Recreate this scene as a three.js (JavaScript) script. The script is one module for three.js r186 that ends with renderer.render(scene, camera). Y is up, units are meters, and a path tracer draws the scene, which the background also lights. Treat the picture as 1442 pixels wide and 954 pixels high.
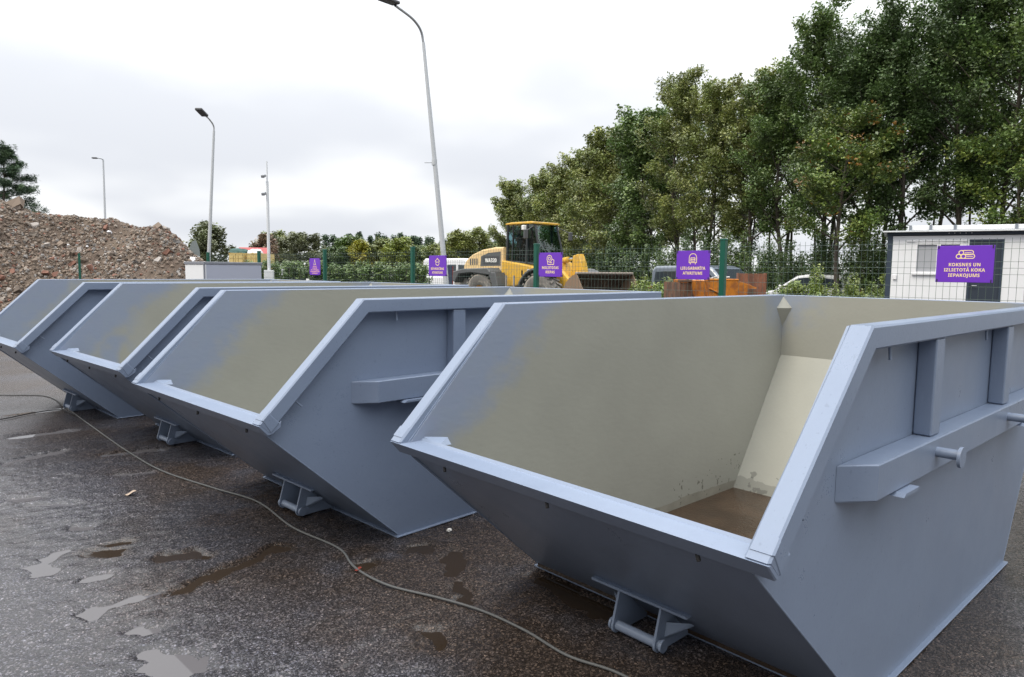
import * as THREE from 'three';
import { RoundedBoxGeometry } from 'three/addons/geometries/RoundedBoxGeometry.js';
import { ConvexGeometry } from 'three/addons/geometries/ConvexGeometry.js';
import { mergeGeometries, mergeVertices, toCreasedNormals } from 'three/addons/utils/BufferGeometryUtils.js';

// ---------------------------------------------------------------- camera, sky, sun, exposure
const scene = new THREE.Scene();
const camera = new THREE.PerspectiveCamera(51.0, 1024 / 677, 0.05, 2500);
camera.position.set(0, 1.6704, 0);
camera.rotation.set(-0.0955, 0, 0.0109, 'YXZ');
const renderer = new THREE.WebGLRenderer({ antialias: true });
renderer.toneMapping = THREE.LinearToneMapping;
renderer.toneMappingExposure = 1.25;
renderer.shadowMap.enabled = true;
renderer.shadowMap.type = THREE.PCFSoftShadowMap;

// ---- noise
function rng(seed) { let a = seed >>> 0; return () => { a = (a + 0x6D2B79F5) | 0; let t = Math.imul(a ^ (a >>> 15), 1 | a); t = (t + Math.imul(t ^ (t >>> 7), 61 | t)) ^ t; return ((t ^ (t >>> 14)) >>> 0) / 4294967296; }; }
function hash2(x, y) { let h = Math.imul(x | 0, 374761393) + Math.imul(y | 0, 668265263); h = Math.imul(h ^ (h >>> 13), 1274126177); return ((h ^ (h >>> 16)) >>> 0) / 4294967296; }
function noise(x, y) { const xi = Math.floor(x), yi = Math.floor(y), u = x - xi, v = y - yi, a = u * u * (3 - 2 * u), b = v * v * (3 - 2 * v); const n0 = hash2(xi, yi), n1 = hash2(xi + 1, yi), n2 = hash2(xi, yi + 1), n3 = hash2(xi + 1, yi + 1); return (n0 + (n1 - n0) * a) * (1 - b) + (n2 + (n3 - n2) * a) * b; }
function fbm(x, y, o = 4) { let s = 0, a = 0.5, t = 0; for (let i = 0; i < o; i++) { s += a * noise(x + i * 17.3, y - i * 9.1); t += a; x *= 2.03; y *= 2.03; a *= 0.5; } return s / t; }
const clamp = (v, a, b) => Math.max(a, Math.min(b, v));
const sstep = (a, b, v) => { const t = clamp((v - a) / (b - a), 0, 1); return t * t * (3 - 2 * t); };
const lerp = (a, b, t) => a + (b - a) * t;

{ // overcast sky: a luminous cloud deck, a little brighter overhead, with soft grey-blue cloud bellies
  const w = 1024, h = 512, d = new Float32Array(w * h * 4);
  for (let j = 0; j < h; j++) for (let i = 0; i < w; i++) {
    const el = ((j + 0.5) / h - 0.5) * Math.PI, az = ((i + 0.5) / w - 0.5) * Math.PI * 2;
    const s = Math.sin(el), c = Math.cos(el), k = 1 / (Math.max(s, 0) + 0.16);
    const px = c * Math.cos(az) * k, py = c * Math.sin(az) * k;
    let n = fbm(px * 1.1 + 40, py * 1.1 + 11, 6), m = fbm(px * 0.45 + 7, py * 0.45 + 31, 4);
    const t = sstep(0.36, 0.62, n * 0.6 + m * 0.4);
    const L = 0.80 * (1 + 3.0 * Math.max(s, 0) ** 2);
    const g = lerp(0.84, 1.06, t);
    const o = (j * w + i) * 4;
    d[o] = L * g * lerp(0.925, 0.985, t); d[o + 1] = L * g * lerp(0.96, 1, t); d[o + 2] = L * g * lerp(1.03, 1.01, t); d[o + 3] = 1;
    if (s < 0) { d[o] *= 0.3; d[o + 1] *= 0.3; d[o + 2] *= 0.3; }
  }
  const sky = new THREE.DataTexture(d, w, h, THREE.RGBAFormat, THREE.FloatType);
  sky.mapping = THREE.EquirectangularReflectionMapping; sky.magFilter = sky.minFilter = THREE.LinearFilter; sky.wrapS = THREE.RepeatWrapping; sky.needsUpdate = true;
  scene.background = sky; scene.environment = sky; scene.backgroundIntensity = 1; scene.environmentIntensity = 1;
}
const sun = new THREE.DirectionalLight(0xfff2dc, 1.5);
sun.position.set(-26, 40, 8); sun.target.position.set(0, 0, -10); sun.castShadow = true; sun.shadow.radius = 40;
sun.shadow.mapSize.set(4096, 4096); Object.assign(sun.shadow.camera, { left: -60, right: 60, top: 60, bottom: -60, near: 1, far: 160 });
scene.add(sun, sun.target);

// ---------------------------------------------------------------- helpers
const taken = new Map();
function numbered(n) { const k = taken.get(n) || 0; taken.set(n, k + 1); return k ? n + '_' + String(k).padStart(3, '0') : n; }
function lit(o) { o.castShadow = o.receiveShadow = true; return o; }
function part(name, geo, mat, parent) { const g = Array.isArray(geo) ? merge(geo) : geo; const m = lit(new THREE.Mesh(g, mat)); m.name = name; parent.add(m); return m; }
function thing(name, label, category, pos = [0, 0, 0], turn = 0, group) { const o = new THREE.Group(); o.name = numbered(name); o.position.set(...pos); o.rotation.y = turn; o.userData = { label, category }; if (group) o.userData.group = group; scene.add(o); return o; }
function solo(name, geo, mat, label, category, group) { const m = part(numbered(name), geo, mat, scene); m.userData = { label, category }; if (group) m.userData.group = group; return m; }
function struct(name, geo, mat) { const m = part(numbered(name), geo, mat, scene); m.userData = { kind: 'structure' }; return m; }
function merge(list) { const l = list.map(g => g.index ? g.toNonIndexed() : g).map(g => { for (const k of Object.keys(g.attributes)) if (!['position', 'normal', 'uv'].includes(k)) g.deleteAttribute(k); return g; }); return mergeGeometries(l); }
function box(x0, x1, y0, y1, z0, z1, r = 0) { const a = Math.abs(x1 - x0), b = Math.abs(y1 - y0), c = Math.abs(z1 - z0); const g = r ? new RoundedBoxGeometry(a, b, c, 1, Math.min(r, a / 2.1, b / 2.1, c / 2.1)) : new THREE.BoxGeometry(a, b, c); g.translate((x0 + x1) / 2, (y0 + y1) / 2, (z0 + z1) / 2); return g; }
function shapeOf(p) { const s = new THREE.Shape(); p.forEach(([a, b], i) => i ? s.lineTo(a, b) : s.moveTo(a, b)); s.closePath(); return s; }
function extr(p, d, bev = 0, seg = 1) { const s = p instanceof THREE.Shape ? p : shapeOf(p); const g = new THREE.ExtrudeGeometry(s, { depth: Math.max(d - 2 * bev, 1e-4), bevelEnabled: bev > 0, bevelThickness: bev, bevelSize: bev, bevelOffset: -bev, bevelSegments: seg, curveSegments: 14 }); g.translate(0, 0, bev); return g; }
// a (length, height) outline extruded across from x0 to x1; length runs to -z
function across(p, x0, x1, bev = 0) { const g = extr(p, x1 - x0, bev); g.rotateY(Math.PI / 2); g.translate(x0, 0, 0); return g; }
// an (x, y) outline extruded from z0 to z1
function along(p, z0, z1, bev = 0, seg = 1) { const g = extr(p, z1 - z0, bev, seg); g.translate(0, 0, z0); return g; }
function rod(a, b, r, n = 10, r2 = r) { const A = new THREE.Vector3(...a), B = new THREE.Vector3(...b), d = B.clone().sub(A), g = new THREE.CylinderGeometry(r2, r, d.length(), n); g.applyQuaternion(new THREE.Quaternion().setFromUnitVectors(new THREE.Vector3(0, 1, 0), d.clone().normalize())); const m = A.add(B).multiplyScalar(0.5); g.translate(m.x, m.y, m.z); return g; }
function tube(pts, r, seg = 40, rad = 8) { return new THREE.TubeGeometry(new THREE.CatmullRomCurve3(pts.map(p => new THREE.Vector3(...p))), seg, r, rad); }
function planarUV(g, f) { const p = g.attributes.position, u = new Float32Array(p.count * 2); for (let i = 0; i < p.count; i++) { const [a, b] = f(p.getX(i), p.getY(i), p.getZ(i)); u[2 * i] = a; u[2 * i + 1] = b; } g.setAttribute('uv', new THREE.BufferAttribute(u, 2)); return g; }
const lin = (r, g, b) => new THREE.Color().setRGB(r, g, b);
const mat = (c, rough = 0.6, o = {}) => new THREE.MeshPhysicalMaterial({ color: c, roughness: rough, ...o });
const toS = v => { v = clamp(v, 0, 1); return 255 * (v <= 0.0031308 ? 12.92 * v : 1.055 * Math.pow(v, 1 / 2.4) - 0.055); };
function tex(w, h, f, color = true) { const d = new Uint8Array(w * h * 4); for (let j = 0; j < h; j++) for (let i = 0; i < w; i++) { const c = f(i, j), o = (j * w + i) * 4; for (let k = 0; k < 3; k++) d[o + k] = color ? toS(c[k]) : 255 * clamp(c[k], 0, 1); d[o + 3] = 255; } return fin(new THREE.DataTexture(d, w, h), color); }
function fin(t, color) { t.magFilter = THREE.LinearFilter; t.minFilter = THREE.LinearMipmapLinearFilter; t.generateMipmaps = true; t.wrapS = t.wrapT = THREE.RepeatWrapping; if (color) t.colorSpace = THREE.SRGBColorSpace; t.needsUpdate = true; return t; }
const ORD = ['first', 'second', 'third', 'fourth', 'fifth', 'sixth', 'seventh', 'eighth', 'ninth', 'tenth', 'eleventh', 'twelfth', 'thirteenth', 'fourteenth', 'fifteenth', 'sixteenth', 'seventeenth', 'eighteenth'];

// ---------------------------------------------------------------- ground: wet worn asphalt with exposed chippings, low spots that hold water
// low spots: x1, z1, x2, z2, half width, depth, muddy
const LOW = [
  [-2.66, -3.80, -2.55, -3.74, 0.05, 0.020, 0], [-2.65, -3.91, -2.62, -4.06, 0.035, 0.016, 0], [-1.46, -2.86, -1.38, -2.85, 0.085, 0.022, 0], [-2.03, -3.31, -1.87, -3.49, 0.035, 0.020, 0],
  [-2.29, -3.70, -2.21, -3.71, 0.040, 0.018, 0], [-1.74, -3.17, -1.65, -3.15, 0.026, 0.014, 0], [-1.57, -2.94, -1.55, -2.93, 0.035, 0.014, 0], [-2.44, -4.05, -2.33, -4.03, 0.045, 0.018, 1],
  [-2.41, -4.19, -2.33, -4.20, 0.035, 0.015, 1], [-2.81, -4.44, -2.75, -4.44, 0.04, 0.016, 0], [-3.58, -4.96, -3.48, -5.01, 0.04, 0.016, 0], [-3.41, -4.85, -3.08, -4.91, 0.035, 0.015, 0],
  [-2.00, -3.97, -1.79, -4.01, 0.05, 0.015, 1], [-1.74, -3.50, -1.62, -3.73, 0.034, 0.016, 1], [-1.62, -3.73, -1.38, -4.14, 0.036, 0.014, 1], [-0.33, -4.06, -0.30, -3.88, 0.06, 0.017, 1],
  [-0.27, -3.72, -0.23, -3.49, 0.04, 0.015, 1], [-0.39, -3.13, -0.31, -3.05, 0.05, 0.014, 1], [-0.60, -4.13, -0.52, -4.13, 0.05, 0.015, 1], [0.22, -3.70, 0.46, -3.40, 0.09, 0.014, 1], [-0.86, -3.87, -0.80, -3.90, 0.04, 0.015, 1],
  [-3.6, -6.2, -3.2, -6.5, 0.05, 0.016, 0], [-4.9, -6.8, -4.5, -7.2, 0.07, 0.018, 0], [-5.6, -7.9, -5.0, -8.6, 0.09, 0.02, 0], [-3.2, -5.6, -3.0, -5.7, 0.04, 0.015, 0], [-4.3, -5.9, -4.1, -6.3, 0.05, 0.016, 0],
];
const RUT = [[-2.55, -3.41, -2.09, -4.23, 0.018, 0.006], [-2.09, -3.05, -1.65, -3.40, 0.016, 0.007], [-2.17, -5.05, -1.48, -6.05, 0.03, 0.005], [-0.70, -2.82, -0.39, -3.47, 0.014, 0.006], [-3.3, -3.9, -2.6, -4.9, 0.02, 0.006], [-2.9, -3.0, -2.1, -3.0, 0.015, 0.006], [-2.6, -2.9, -1.9, -3.25, 0.014, 0.007], [-3.4, -4.5, -2.3, -5.3, 0.02, 0.005], [-1.2, -4.2, -0.7, -4.9, 0.03, 0.005]];
function segDist(x, z, s) { const dx = s[2] - s[0], dz = s[3] - s[1], t = clamp(((x - s[0]) * dx + (z - s[1]) * dz) / (dx * dx + dz * dz + 1e-9), 0, 1); return Math.hypot(x - s[0] - t * dx, z - s[1] - t * dz); }
const WATER = -0.0150;
{
  const axis = (a, b, step, far, g) => { const v = []; for (let x = a; x <= b + 1e-6; x += step) v.push(x); let s = step; for (let x = b; x < far;) { s *= g; x += s; v.push(x); } s = step; for (let x = a; x > -far;) { s *= g; x -= s; v.unshift(x); } return v; };
  const X = axis(-4.2, 1.4, 0.016, 1400, 1.13), Z = axis(-6.6, -2.2, 0.016, 1400, 1.13), nx = X.length, nz = Z.length;
  const pos = new Float32Array(nx * nz * 3), uv = new Float32Array(nx * nz * 2), col = new Float32Array(nx * nz * 3);
  for (let j = 0; j < nz; j++) for (let i = 0; i < nx; i++) {
    const x = X[i], z = Z[j], o = j * nx + i, inn = (1 - sstep(0.3, 5, Math.max(-4.2 - x, x - 1.4, 0))) * (1 - sstep(0.3, 5, Math.max(-6.6 - z, z + 2.2, 0)));
    let y = -0.003, mud = 0;
    if (Math.abs(x) < 14 && z > -18 && z < 4) {
      y += inn * ((fbm(x * 2.2, z * 2.2, 3) - 0.5) * 0.006 + (fbm(x * 16, z * 16, 3) - 0.5) * 0.015);
      const wx = x + (fbm(x * 9, z * 9, 3) - 0.5) * 0.13, wz = z + (fbm(x * 9 + 50, z * 9 + 50, 3) - 0.5) * 0.13;
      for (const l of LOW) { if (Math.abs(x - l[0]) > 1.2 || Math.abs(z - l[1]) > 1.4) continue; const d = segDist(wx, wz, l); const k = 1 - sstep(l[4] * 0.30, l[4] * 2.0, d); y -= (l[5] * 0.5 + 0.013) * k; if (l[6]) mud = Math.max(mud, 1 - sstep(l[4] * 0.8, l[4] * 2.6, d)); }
      for (const l of RUT) { const d = segDist(wx * 0.8 + x * 0.2, wz * 0.8 + z * 0.2, l); if (d < 0.1) y -= l[5] * inn * (1 - sstep(l[4] * 0.3, l[4] * 1.4, d)) * (0.4 + fbm(x * 6, z * 6, 2)); }
    }
    pos[3 * o] = x; pos[3 * o + 1] = y; pos[3 * o + 2] = z; uv[2 * o] = x / 2.4 + 0.13 * noise(x * 0.3, z * 0.3); uv[2 * o + 1] = z / 2.4;
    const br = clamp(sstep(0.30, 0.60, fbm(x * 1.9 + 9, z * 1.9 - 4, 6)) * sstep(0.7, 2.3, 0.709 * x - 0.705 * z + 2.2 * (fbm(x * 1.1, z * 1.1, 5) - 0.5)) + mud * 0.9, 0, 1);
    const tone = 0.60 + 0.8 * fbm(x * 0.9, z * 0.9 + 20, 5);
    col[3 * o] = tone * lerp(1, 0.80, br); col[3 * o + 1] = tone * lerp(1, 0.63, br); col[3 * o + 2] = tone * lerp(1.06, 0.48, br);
  }
  const idx = new Uint32Array((nx - 1) * (nz - 1) * 6); let q = 0;
  for (let j = 0; j < nz - 1; j++) for (let i = 0; i < nx - 1; i++) { const a = j * nx + i, b = a + 1, c = a + nx, d = c + 1; idx[q++] = a; idx[q++] = c; idx[q++] = b; idx[q++] = b; idx[q++] = c; idx[q++] = d; }
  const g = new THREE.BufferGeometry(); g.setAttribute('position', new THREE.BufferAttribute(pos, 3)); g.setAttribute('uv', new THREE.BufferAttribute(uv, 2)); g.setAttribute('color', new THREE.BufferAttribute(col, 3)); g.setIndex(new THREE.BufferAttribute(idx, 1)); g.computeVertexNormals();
  // chippings in bitumen, 2.4 m to the tile
  const S = 2048, alb = new Float32Array(S * S * 3), hgt = new Float32Array(S * S), rgh = new Float32Array(S * S), R = rng(77);
  for (let j = 0; j < S; j++) for (let i = 0; i < S; i++) { const o = j * S + i, n = 0.6 * hash2(i, j) + 0.4 * hash2(i >> 1, j >> 1); alb[3 * o] = 0.020 + 0.022 * n; alb[3 * o + 1] = 0.019 + 0.021 * n; alb[3 * o + 2] = 0.019 + 0.020 * n; hgt[o] = 0.22 * n; rgh[o] = 0.16 + 0.18 * n; }
  for (let k = 0; k < 150000; k++) {
    const cx = R() * S, cy = R() * S, r = 1.2 + 4.4 * Math.pow(R(), 2.6), e = 0.6 + 0.4 * R(), an = R() * 6.28, ca = Math.cos(an), sa = Math.sin(an), v = 0.040 + 0.15 * Math.pow(R(), 1.9) + (R() < 0.02 ? 0.18 : 0), warm = R(), top = 0.45 + 0.55 * R(), rr = 0.18 + 0.22 * R();
    const f = Math.ceil(r);
    for (let dy = -f; dy <= f; dy++) for (let dx = -f; dx <= f; dx++) { const u = (dx * ca + dy * sa) / r, w = (-dx * sa + dy * ca) / (r * e), dd = u * u + w * w; if (dd > 1) continue; const px = ((cx + dx) | 0) & (S - 1), py = ((cy + dy) | 0) & (S - 1), o = py * S + px; alb[3 * o] = v * (1 + 0.10 * warm); alb[3 * o + 1] = v; alb[3 * o + 2] = v * (1.10 - 0.16 * warm); hgt[o] = Math.max(hgt[o], 0.2 + top * Math.sqrt(1 - dd * 0.85)) ; rgh[o] = rr; }
  }
  const map = tex(S, S, (i, j) => { const o = 3 * (j * S + i); return [alb[o] * 0.80, alb[o + 1] * 0.80, alb[o + 2] * 0.84]; });
  const bump = tex(S, S, (i, j) => { const v = hgt[j * S + i]; return [v, v, v]; }, false), rmap = tex(S, S, (i, j) => { const v = rgh[j * S + i]; return [v, v, v]; }, false);
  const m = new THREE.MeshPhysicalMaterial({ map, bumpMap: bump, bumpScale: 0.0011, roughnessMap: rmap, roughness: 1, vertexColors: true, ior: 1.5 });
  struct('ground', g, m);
  // standing water
  const wm = mat(lin(0.105, 0.100, 0.105), 0.03, { ior: 1.33 }), mm = mat(lin(0.030, 0.021, 0.014), 0.05, { ior: 1.33 });
  for (const [li, l] of LOW.entries()) {
    const sh = new THREE.Shape(), n = 28, ca = Math.atan2(l[3] - l[1], l[2] - l[0]), len = Math.hypot(l[3] - l[1], l[2] - l[0]) / 2 + l[4] * 2.0, cx = (l[0] + l[2]) / 2, cz = (l[1] + l[3]) / 2;
    for (let k = 0; k < n; k++) { const a = k / n * 6.2832, u = Math.cos(a) * (len + 0.07), v = Math.sin(a) * (l[4] * 1.9 + 0.07), x = cx + u * Math.cos(ca) - v * Math.sin(ca), z = cz + u * Math.sin(ca) + v * Math.cos(ca); k ? sh.lineTo(x, -z) : sh.moveTo(x, -z); }
    const pg = new THREE.ShapeGeometry(sh); pg.rotateX(-Math.PI / 2); pg.translate(0, WATER - li * 0.00012, 0); struct('puddle', pg, l[6] ? mm : wm);
  }
}
console.log('ground');

// ---------------------------------------------------------------- skips
const D = { W: 0.957, P: 0.877, Hl: 0.8605, Ht: 1.5, zb: 0.6491, zf: 0.9417, zk: 3.0116, ze: 3.6921, yb: 1.0079 };
const paintTex = (() => { const t = tex(1024, 1024, (i, j) => { const n = fbm(i / 90, j / 60, 5), s = hash2(i, j), f = fbm(i / 9, j / 9, 2); let v = 0.93 + 0.10 * n + 0.02 * (s - 0.5) + 0.03 * (f - 0.5); if (fbm(i / 5 + 91, j / 5 + 13, 2) > 0.84) v *= 0.86; return [0.202 * v, 0.248 * v, 0.338 * v * (1.01 - 0.02 * n)]; }); t.repeat.set(0.45, 0.45); return t; })();
const paintRough = (() => { const t = tex(512, 512, (i, j) => { const v = 0.24 + 0.16 * fbm(i / 40, j / 40, 4) + 0.04 * hash2(i, j); return [v, v, v]; }, false); t.repeat.set(0.45, 0.45); return t; })();
const peel = (() => { const t = tex(512, 512, (i, j) => { const v = 0.55 * fbm(i / 5, j / 5, 2) + 0.45 * fbm(i / 120, j / 120, 2); return [v, v, v]; }, false); t.repeat.set(0.9, 0.9); return t; })();
const paint = new THREE.MeshPhysicalMaterial({ map: paintTex, roughnessMap: paintRough, roughness: 1, bumpMap: peel, bumpScale: 0.0004, ior: 1.5 });
const beige = (i, j, n) => { const v = 0.94 + 0.12 * n + 0.02 * (hash2(i, j) - 0.5); return [0.295 * v, 0.295 * v, 0.258 * v]; };
const primer = new THREE.MeshPhysicalMaterial({ map: tex(512, 512, (i, j) => beige(i, j, fbm(i / 70, j / 70, 5))), roughness: 0.62, bumpMap: peel, bumpScale: 0.001 });
const weld = mat(lin(0.27, 0.30, 0.37), 0.5);
const inkHole = mat(lin(0.02, 0.02, 0.022), 0.9);
const wetMud = new THREE.MeshPhysicalMaterial({ map: tex(512, 512, (i, j) => { const n = fbm(i / 60, j / 60, 5), s = hash2(i, j); const v = 0.5 + n * 0.9 + (s > 0.93 ? 0.7 : 0) + 0.2 * s; return [0.044 * v, 0.027 * v, 0.016 * v]; }), roughness: 0.22, bumpMap: peel, bumpScale: 0.004 });
// inside face of a side wall: beige primer with grey-blue overspray creeping in from the rim (u 0..1 = 3.8 m, v 0..1 = 1.6 m)
function sprayedTex(seed, reach, extra) {
  return tex(1024, 512, (i, j) => {
    const z = i / 1024 * 3.8, y = j / 512 * 1.6, n = fbm(i / 70 + seed, j / 70, 5), e = fbm(i / 22 + seed * 3, j / 22, 4);
    const dSlope = ((z - 0) * (D.Ht - D.Hl) - (y - D.Hl) * D.zb) / Math.hypot(D.zb, D.Ht - D.Hl);          // distance from the sloping rim
    const wob = reach * (0.75 + 1.0 * fbm(y * 1.8 + seed, seed, 3)) + 0.16 * (e - 0.5);
    let s = 1 - sstep(wob - 0.10, wob + 0.14, dSlope);
    if (extra) s = Math.max(s, sstep(0.50, 0.62, fbm(z * 1.7 + seed * 5, y * 1.7, 4)) * (1 - sstep(extra * 0.6, extra, z)));
    const c = Math.hypot((z - D.ze) * 0.9, y - 1.5); s = Math.max(s, 0.75 * (1 - sstep(0.08, 0.42, c + 0.25 * (e - 0.5))) );
    const b = beige(i, j, n), g = [0.222, 0.264, 0.355]; s *= 0.86 + 0.12 * e;
    let dk = 1; if (y < 0.30 && fbm(z * 34 + seed, y * 34, 3) > 0.74 + 0.5 * Math.abs(y - 0.16) && z > 2.2) dk = 0.42; if (y < 0.07 + 0.05 * n) dk *= 0.62 + 0.35 * e;
    return [lerp(b[0], g[0], s) * dk, lerp(b[1], g[1], s) * dk * (dk < 1 ? 0.95 : 1), lerp(b[2], g[2], s) * dk * (dk < 1 ? 0.9 : 1)];
  });
}
const backTex = tex(512, 512, (i, j) => { const b = beige(i, j, fbm(i / 60, j / 60, 5)), e = fbm(i / 18, j / 18, 4), x = i / 512, y = j / 512; const s = 0.7 * (1 - sstep(0.03, 0.22, Math.hypot(Math.min(x, 1 - x), (1 - y) * 0.8) + 0.14 * (e - 0.5))); let dk = y < 0.05 + 0.05 * e ? 0.7 : 1; if (y < 0.17 && e > 0.72) dk *= 0.6; return [lerp(b[0], 0.222, s) * dk, lerp(b[1], 0.264, s) * dk, lerp(b[2], 0.355, s) * dk]; });
const backPaint = new THREE.MeshPhysicalMaterial({ map: backTex, roughness: 0.62, bumpMap: peel, bumpScale: 0.001 });

function makeSkip(label, x, z, turn, seed, reach, extra) {
  const t = thing('waste_skip', label, 'skip', [x, 0, z], turn, 'grey skips standing in a row');
  const { W, P, Hl, Ht, zb, zf, zk, ze, yb } = D, spray = new THREE.MeshPhysicalMaterial({ map: sprayedTex(seed, reach, extra), roughness: 0.6, bumpMap: peel, bumpScale: 0.001 });
  const outline = [[0.035, Hl - 0.015], [0.052, Hl - 0.052], [zf, 0.009], [zk, 0.009], [ze, yb], [ze, Ht - 0.004], [zb + 0.004, Ht - 0.004]];
  for (const s of [-1, 1]) {
    const p = part('side_panel', across(outline, s > 0 ? P - 0.006 : -P, s > 0 ? P : -P + 0.006), paint, t);
    const inner = across(outline.map(([a, b], i) => [a + (i < 3 ? 0.012 : i < 6 ? -0.008 : 0), b - (i > 4 ? 0.002 : 0)]), s > 0 ? P - 0.0095 : -P + 0.0065, s > 0 ? P - 0.0065 : -P + 0.0095);
    const lin_ = part('inner_coat', planarUV(inner, (x, y, zz) => [-zz / 3.8, y / 1.6]), spray, p); lin_.userData.label = 'beige primer with grey blue overspray';
    part('weld_seam', rod([s * (P - 0.002), Hl - 0.07, -0.072], [s * (P - 0.002), 0.012, -zf], 0.0045, 6), paint, p); part('weld_seam', rod([s * (P - 0.002), 0.012, -zk], [s * (P - 0.002), yb, -ze], 0.0045, 6), paint, p);
    // rim: box section outside the wall, up the slope and along the top
    const d = 0.082, c = (zb) / Math.hypot(zb, Ht - Hl), sn = (Ht - Hl) / Math.hypot(zb, Ht - Hl), mid = Math.tan(Math.atan2(Ht - Hl, zb) / 2) * d;
    const band = [[0.003, Hl + 0.003], [zb, Ht], [ze + 0.05, Ht], [ze + 0.05, Ht - d], [zb + mid, Ht - d], [0.003 + sn * d, Hl + 0.003 - c * d]];
    const r = part('side_rim', across(band, s > 0 ? P + 0.0005 : -W, s > 0 ? W : -P - 0.0005, 0.007), paint, t);
    // corner sleeve where rim meets the lip, a little proud
    const cs = [[0.028 * c, Hl + 0.028 * sn + 0.004], [0.085 * c, Hl + 0.085 * sn + 0.004], [0.085 * c + sn * (d + 0.004), Hl + 0.085 * sn - c * (d + 0.004)], [0.012 * c + sn * (d + 0.004), Hl + 0.012 * sn - c * (d + 0.004)]];
    part('corner_sleeve', across(cs, s > 0 ? P + 0.004 : -W - 0.003, s > 0 ? W + 0.003 : -P - 0.004, 0.006), paint, r);
    // stiffening beam, ends tapered back to the wall
    const bo = [[P + 0.001, -0.61], [P + 0.093, -0.735], [P + 0.093, -3.08], [P + 0.001, -3.20]].map(([a, b]) => [s * a, b]);
    const bg = extr((s > 0 ? bo : bo.slice().reverse()).map(([a, b]) => [a, -b]), 0.132, 0.005); bg.rotateX(-Math.PI / 2); bg.translate(0, 0.886, 0);
    const bm = part('side_beam', bg, paint, t);
    for (const [z0, z1] of [[0.90, 1.06], [2.72, 2.88]]) part('beam_tab', across([[z0, 0.872], [z0 + 0.02, 0.884], [z1, 0.884], [z1 - 0.015, 0.872]], s > 0 ? P + 0.02 : -P - 0.125, s > 0 ? P + 0.125 : -P - 0.02), paint, bm);
    for (const z0 of [1.385, 2.47]) {
      part('upright_rib', box(s * (P + 0.001), s * (P + 0.072), 1.0195, Ht - d - 0.001, -z0 + 0.052, -z0 - 0.052, 0.008), paint, t);
      const pin = part('lifting_pin', rod([s * (P + 0.09), 0.962, -z0 + 0.04], [s * (P + 0.175), 0.962, -z0 + 0.04], 0.021, 18), paint, t);
      const disc = new THREE.CylinderGeometry(0.042, 0.042, 0.012, 24); disc.rotateZ(Math.PI / 2); disc.translate(s * (P + 0.18), 0.955, -z0 + 0.04); part('pin_disc', disc, paint, pin);
    }
    // short rope hooks under the rim
    for (const [hz, hy] of [[0.24, 0.935], [0.90, 1.40], [2.12, 1.40], [3.1, 1.40]]) { const sl = hz < 0.5; part('rope_hook', rod([s * (P + 0.045), hy + (sl ? 0.06 : 0.03), -hz + (sl ? 0.05 : 0)], [s * (P + 0.05), hy - (sl ? 0.012 : 0.035), -hz - (sl ? 0.025 : 0)], 0.0055, 8), paint, t); }
    // pyramid gusset inside the top rear corner
    const xi = s * (P - 0.010), V = (a, b, c) => new THREE.Vector3(a, b, -c);
    part('corner_gusset', new ConvexGeometry([V(xi, 1.488, ze - 0.012), V(xi, 1.395, ze - 0.115), V(xi - s * 0.075, 1.395, ze - 0.012), V(xi, 1.245, ze - 0.012), V(xi, 1.395, ze - 0.012)]), primer, t);
    // small triangular stiffener behind the lip
    if (s < 0) part('lip_gusset', new ConvexGeometry([V(xi, Hl - 0.004, 0.125), V(xi - s * 0.13, Hl - 0.004, 0.125), V(xi, Hl + 0.014, 0.135), V(xi - s * 0.10, Hl + 0.020, 0.20), V(xi - s * 0.13, Hl - 0.01, 0.20), V(xi, Hl - 0.01, 0.14)]), paint, t);
  }
  const q = P - 0.007;
  // front lip, front wall, floor, rear wall in two flats
  const lip = part('front_lip', across([[-0.003, Hl - 0.002], [0.118, Hl - 0.002], [0.128, Hl + 0.008], [0.133, Hl + 0.004], [0.128, Hl - 0.03], [0.075, Hl - 0.062], [0.052, Hl - 0.062]], -W + 0.001, W - 0.001, 0.005), paint, t);
  part('front_panel', across([[0.066, Hl - 0.055], [zf + 0.004, 0.004], [zf + 0.012, 0.004], [0.071, Hl - 0.045]], -q, q), paint, t);
  part('front_inner_coat', across([[0.0715, Hl - 0.04], [zf + 0.013, 0.012], [zf + 0.016, 0.012], [0.0755, Hl - 0.04]], -q + 0.003, q - 0.003), primer, t);
  const fl = [[zf - 0.020, 0], [zk + 0.022, 0], [zk + 0.022, 0.0085], [zf - 0.020, 0.0085]];
  part('floor_plate', across(fl, -P - 0.022, P + 0.022, 0.002), paint, t);
  part('floor_coat', across([[zf + 0.02, 0.0088], [zk - 0.01, 0.0088], [zk - 0.01, 0.012], [zf + 0.02, 0.012]], -q + 0.004, q - 0.004), primer, t);
  const bp = across([[zk - 0.002, 0.009], [ze - 0.007, yb + 0.002], [ze - 0.007, Ht - 0.005], [ze - 0.001, Ht - 0.005], [ze - 0.001, yb], [zk + 0.006, 0.009]], -q, q);
  part('rear_panel', bp, paint, t);
  const bi = across([[zk - 0.009, 0.012], [ze - 0.0125, yb + 0.004], [ze - 0.0125, Ht - 0.006], [ze - 0.0085, Ht - 0.006], [ze - 0.0085, yb + 0.003], [zk - 0.005, 0.012]], -q + 0.003, q - 0.003);
  part('rear_inner_coat', planarUV(bi, (x, y, zz) => [(x + q) / (2 * q), y / 1.5]), backPaint, t);
  part('rear_rim', box(-P + 0.001, P - 0.001, Ht - 0.082, Ht - 0.002, -ze - 0.001, -ze - 0.048, 0.006), paint, t);
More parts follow.
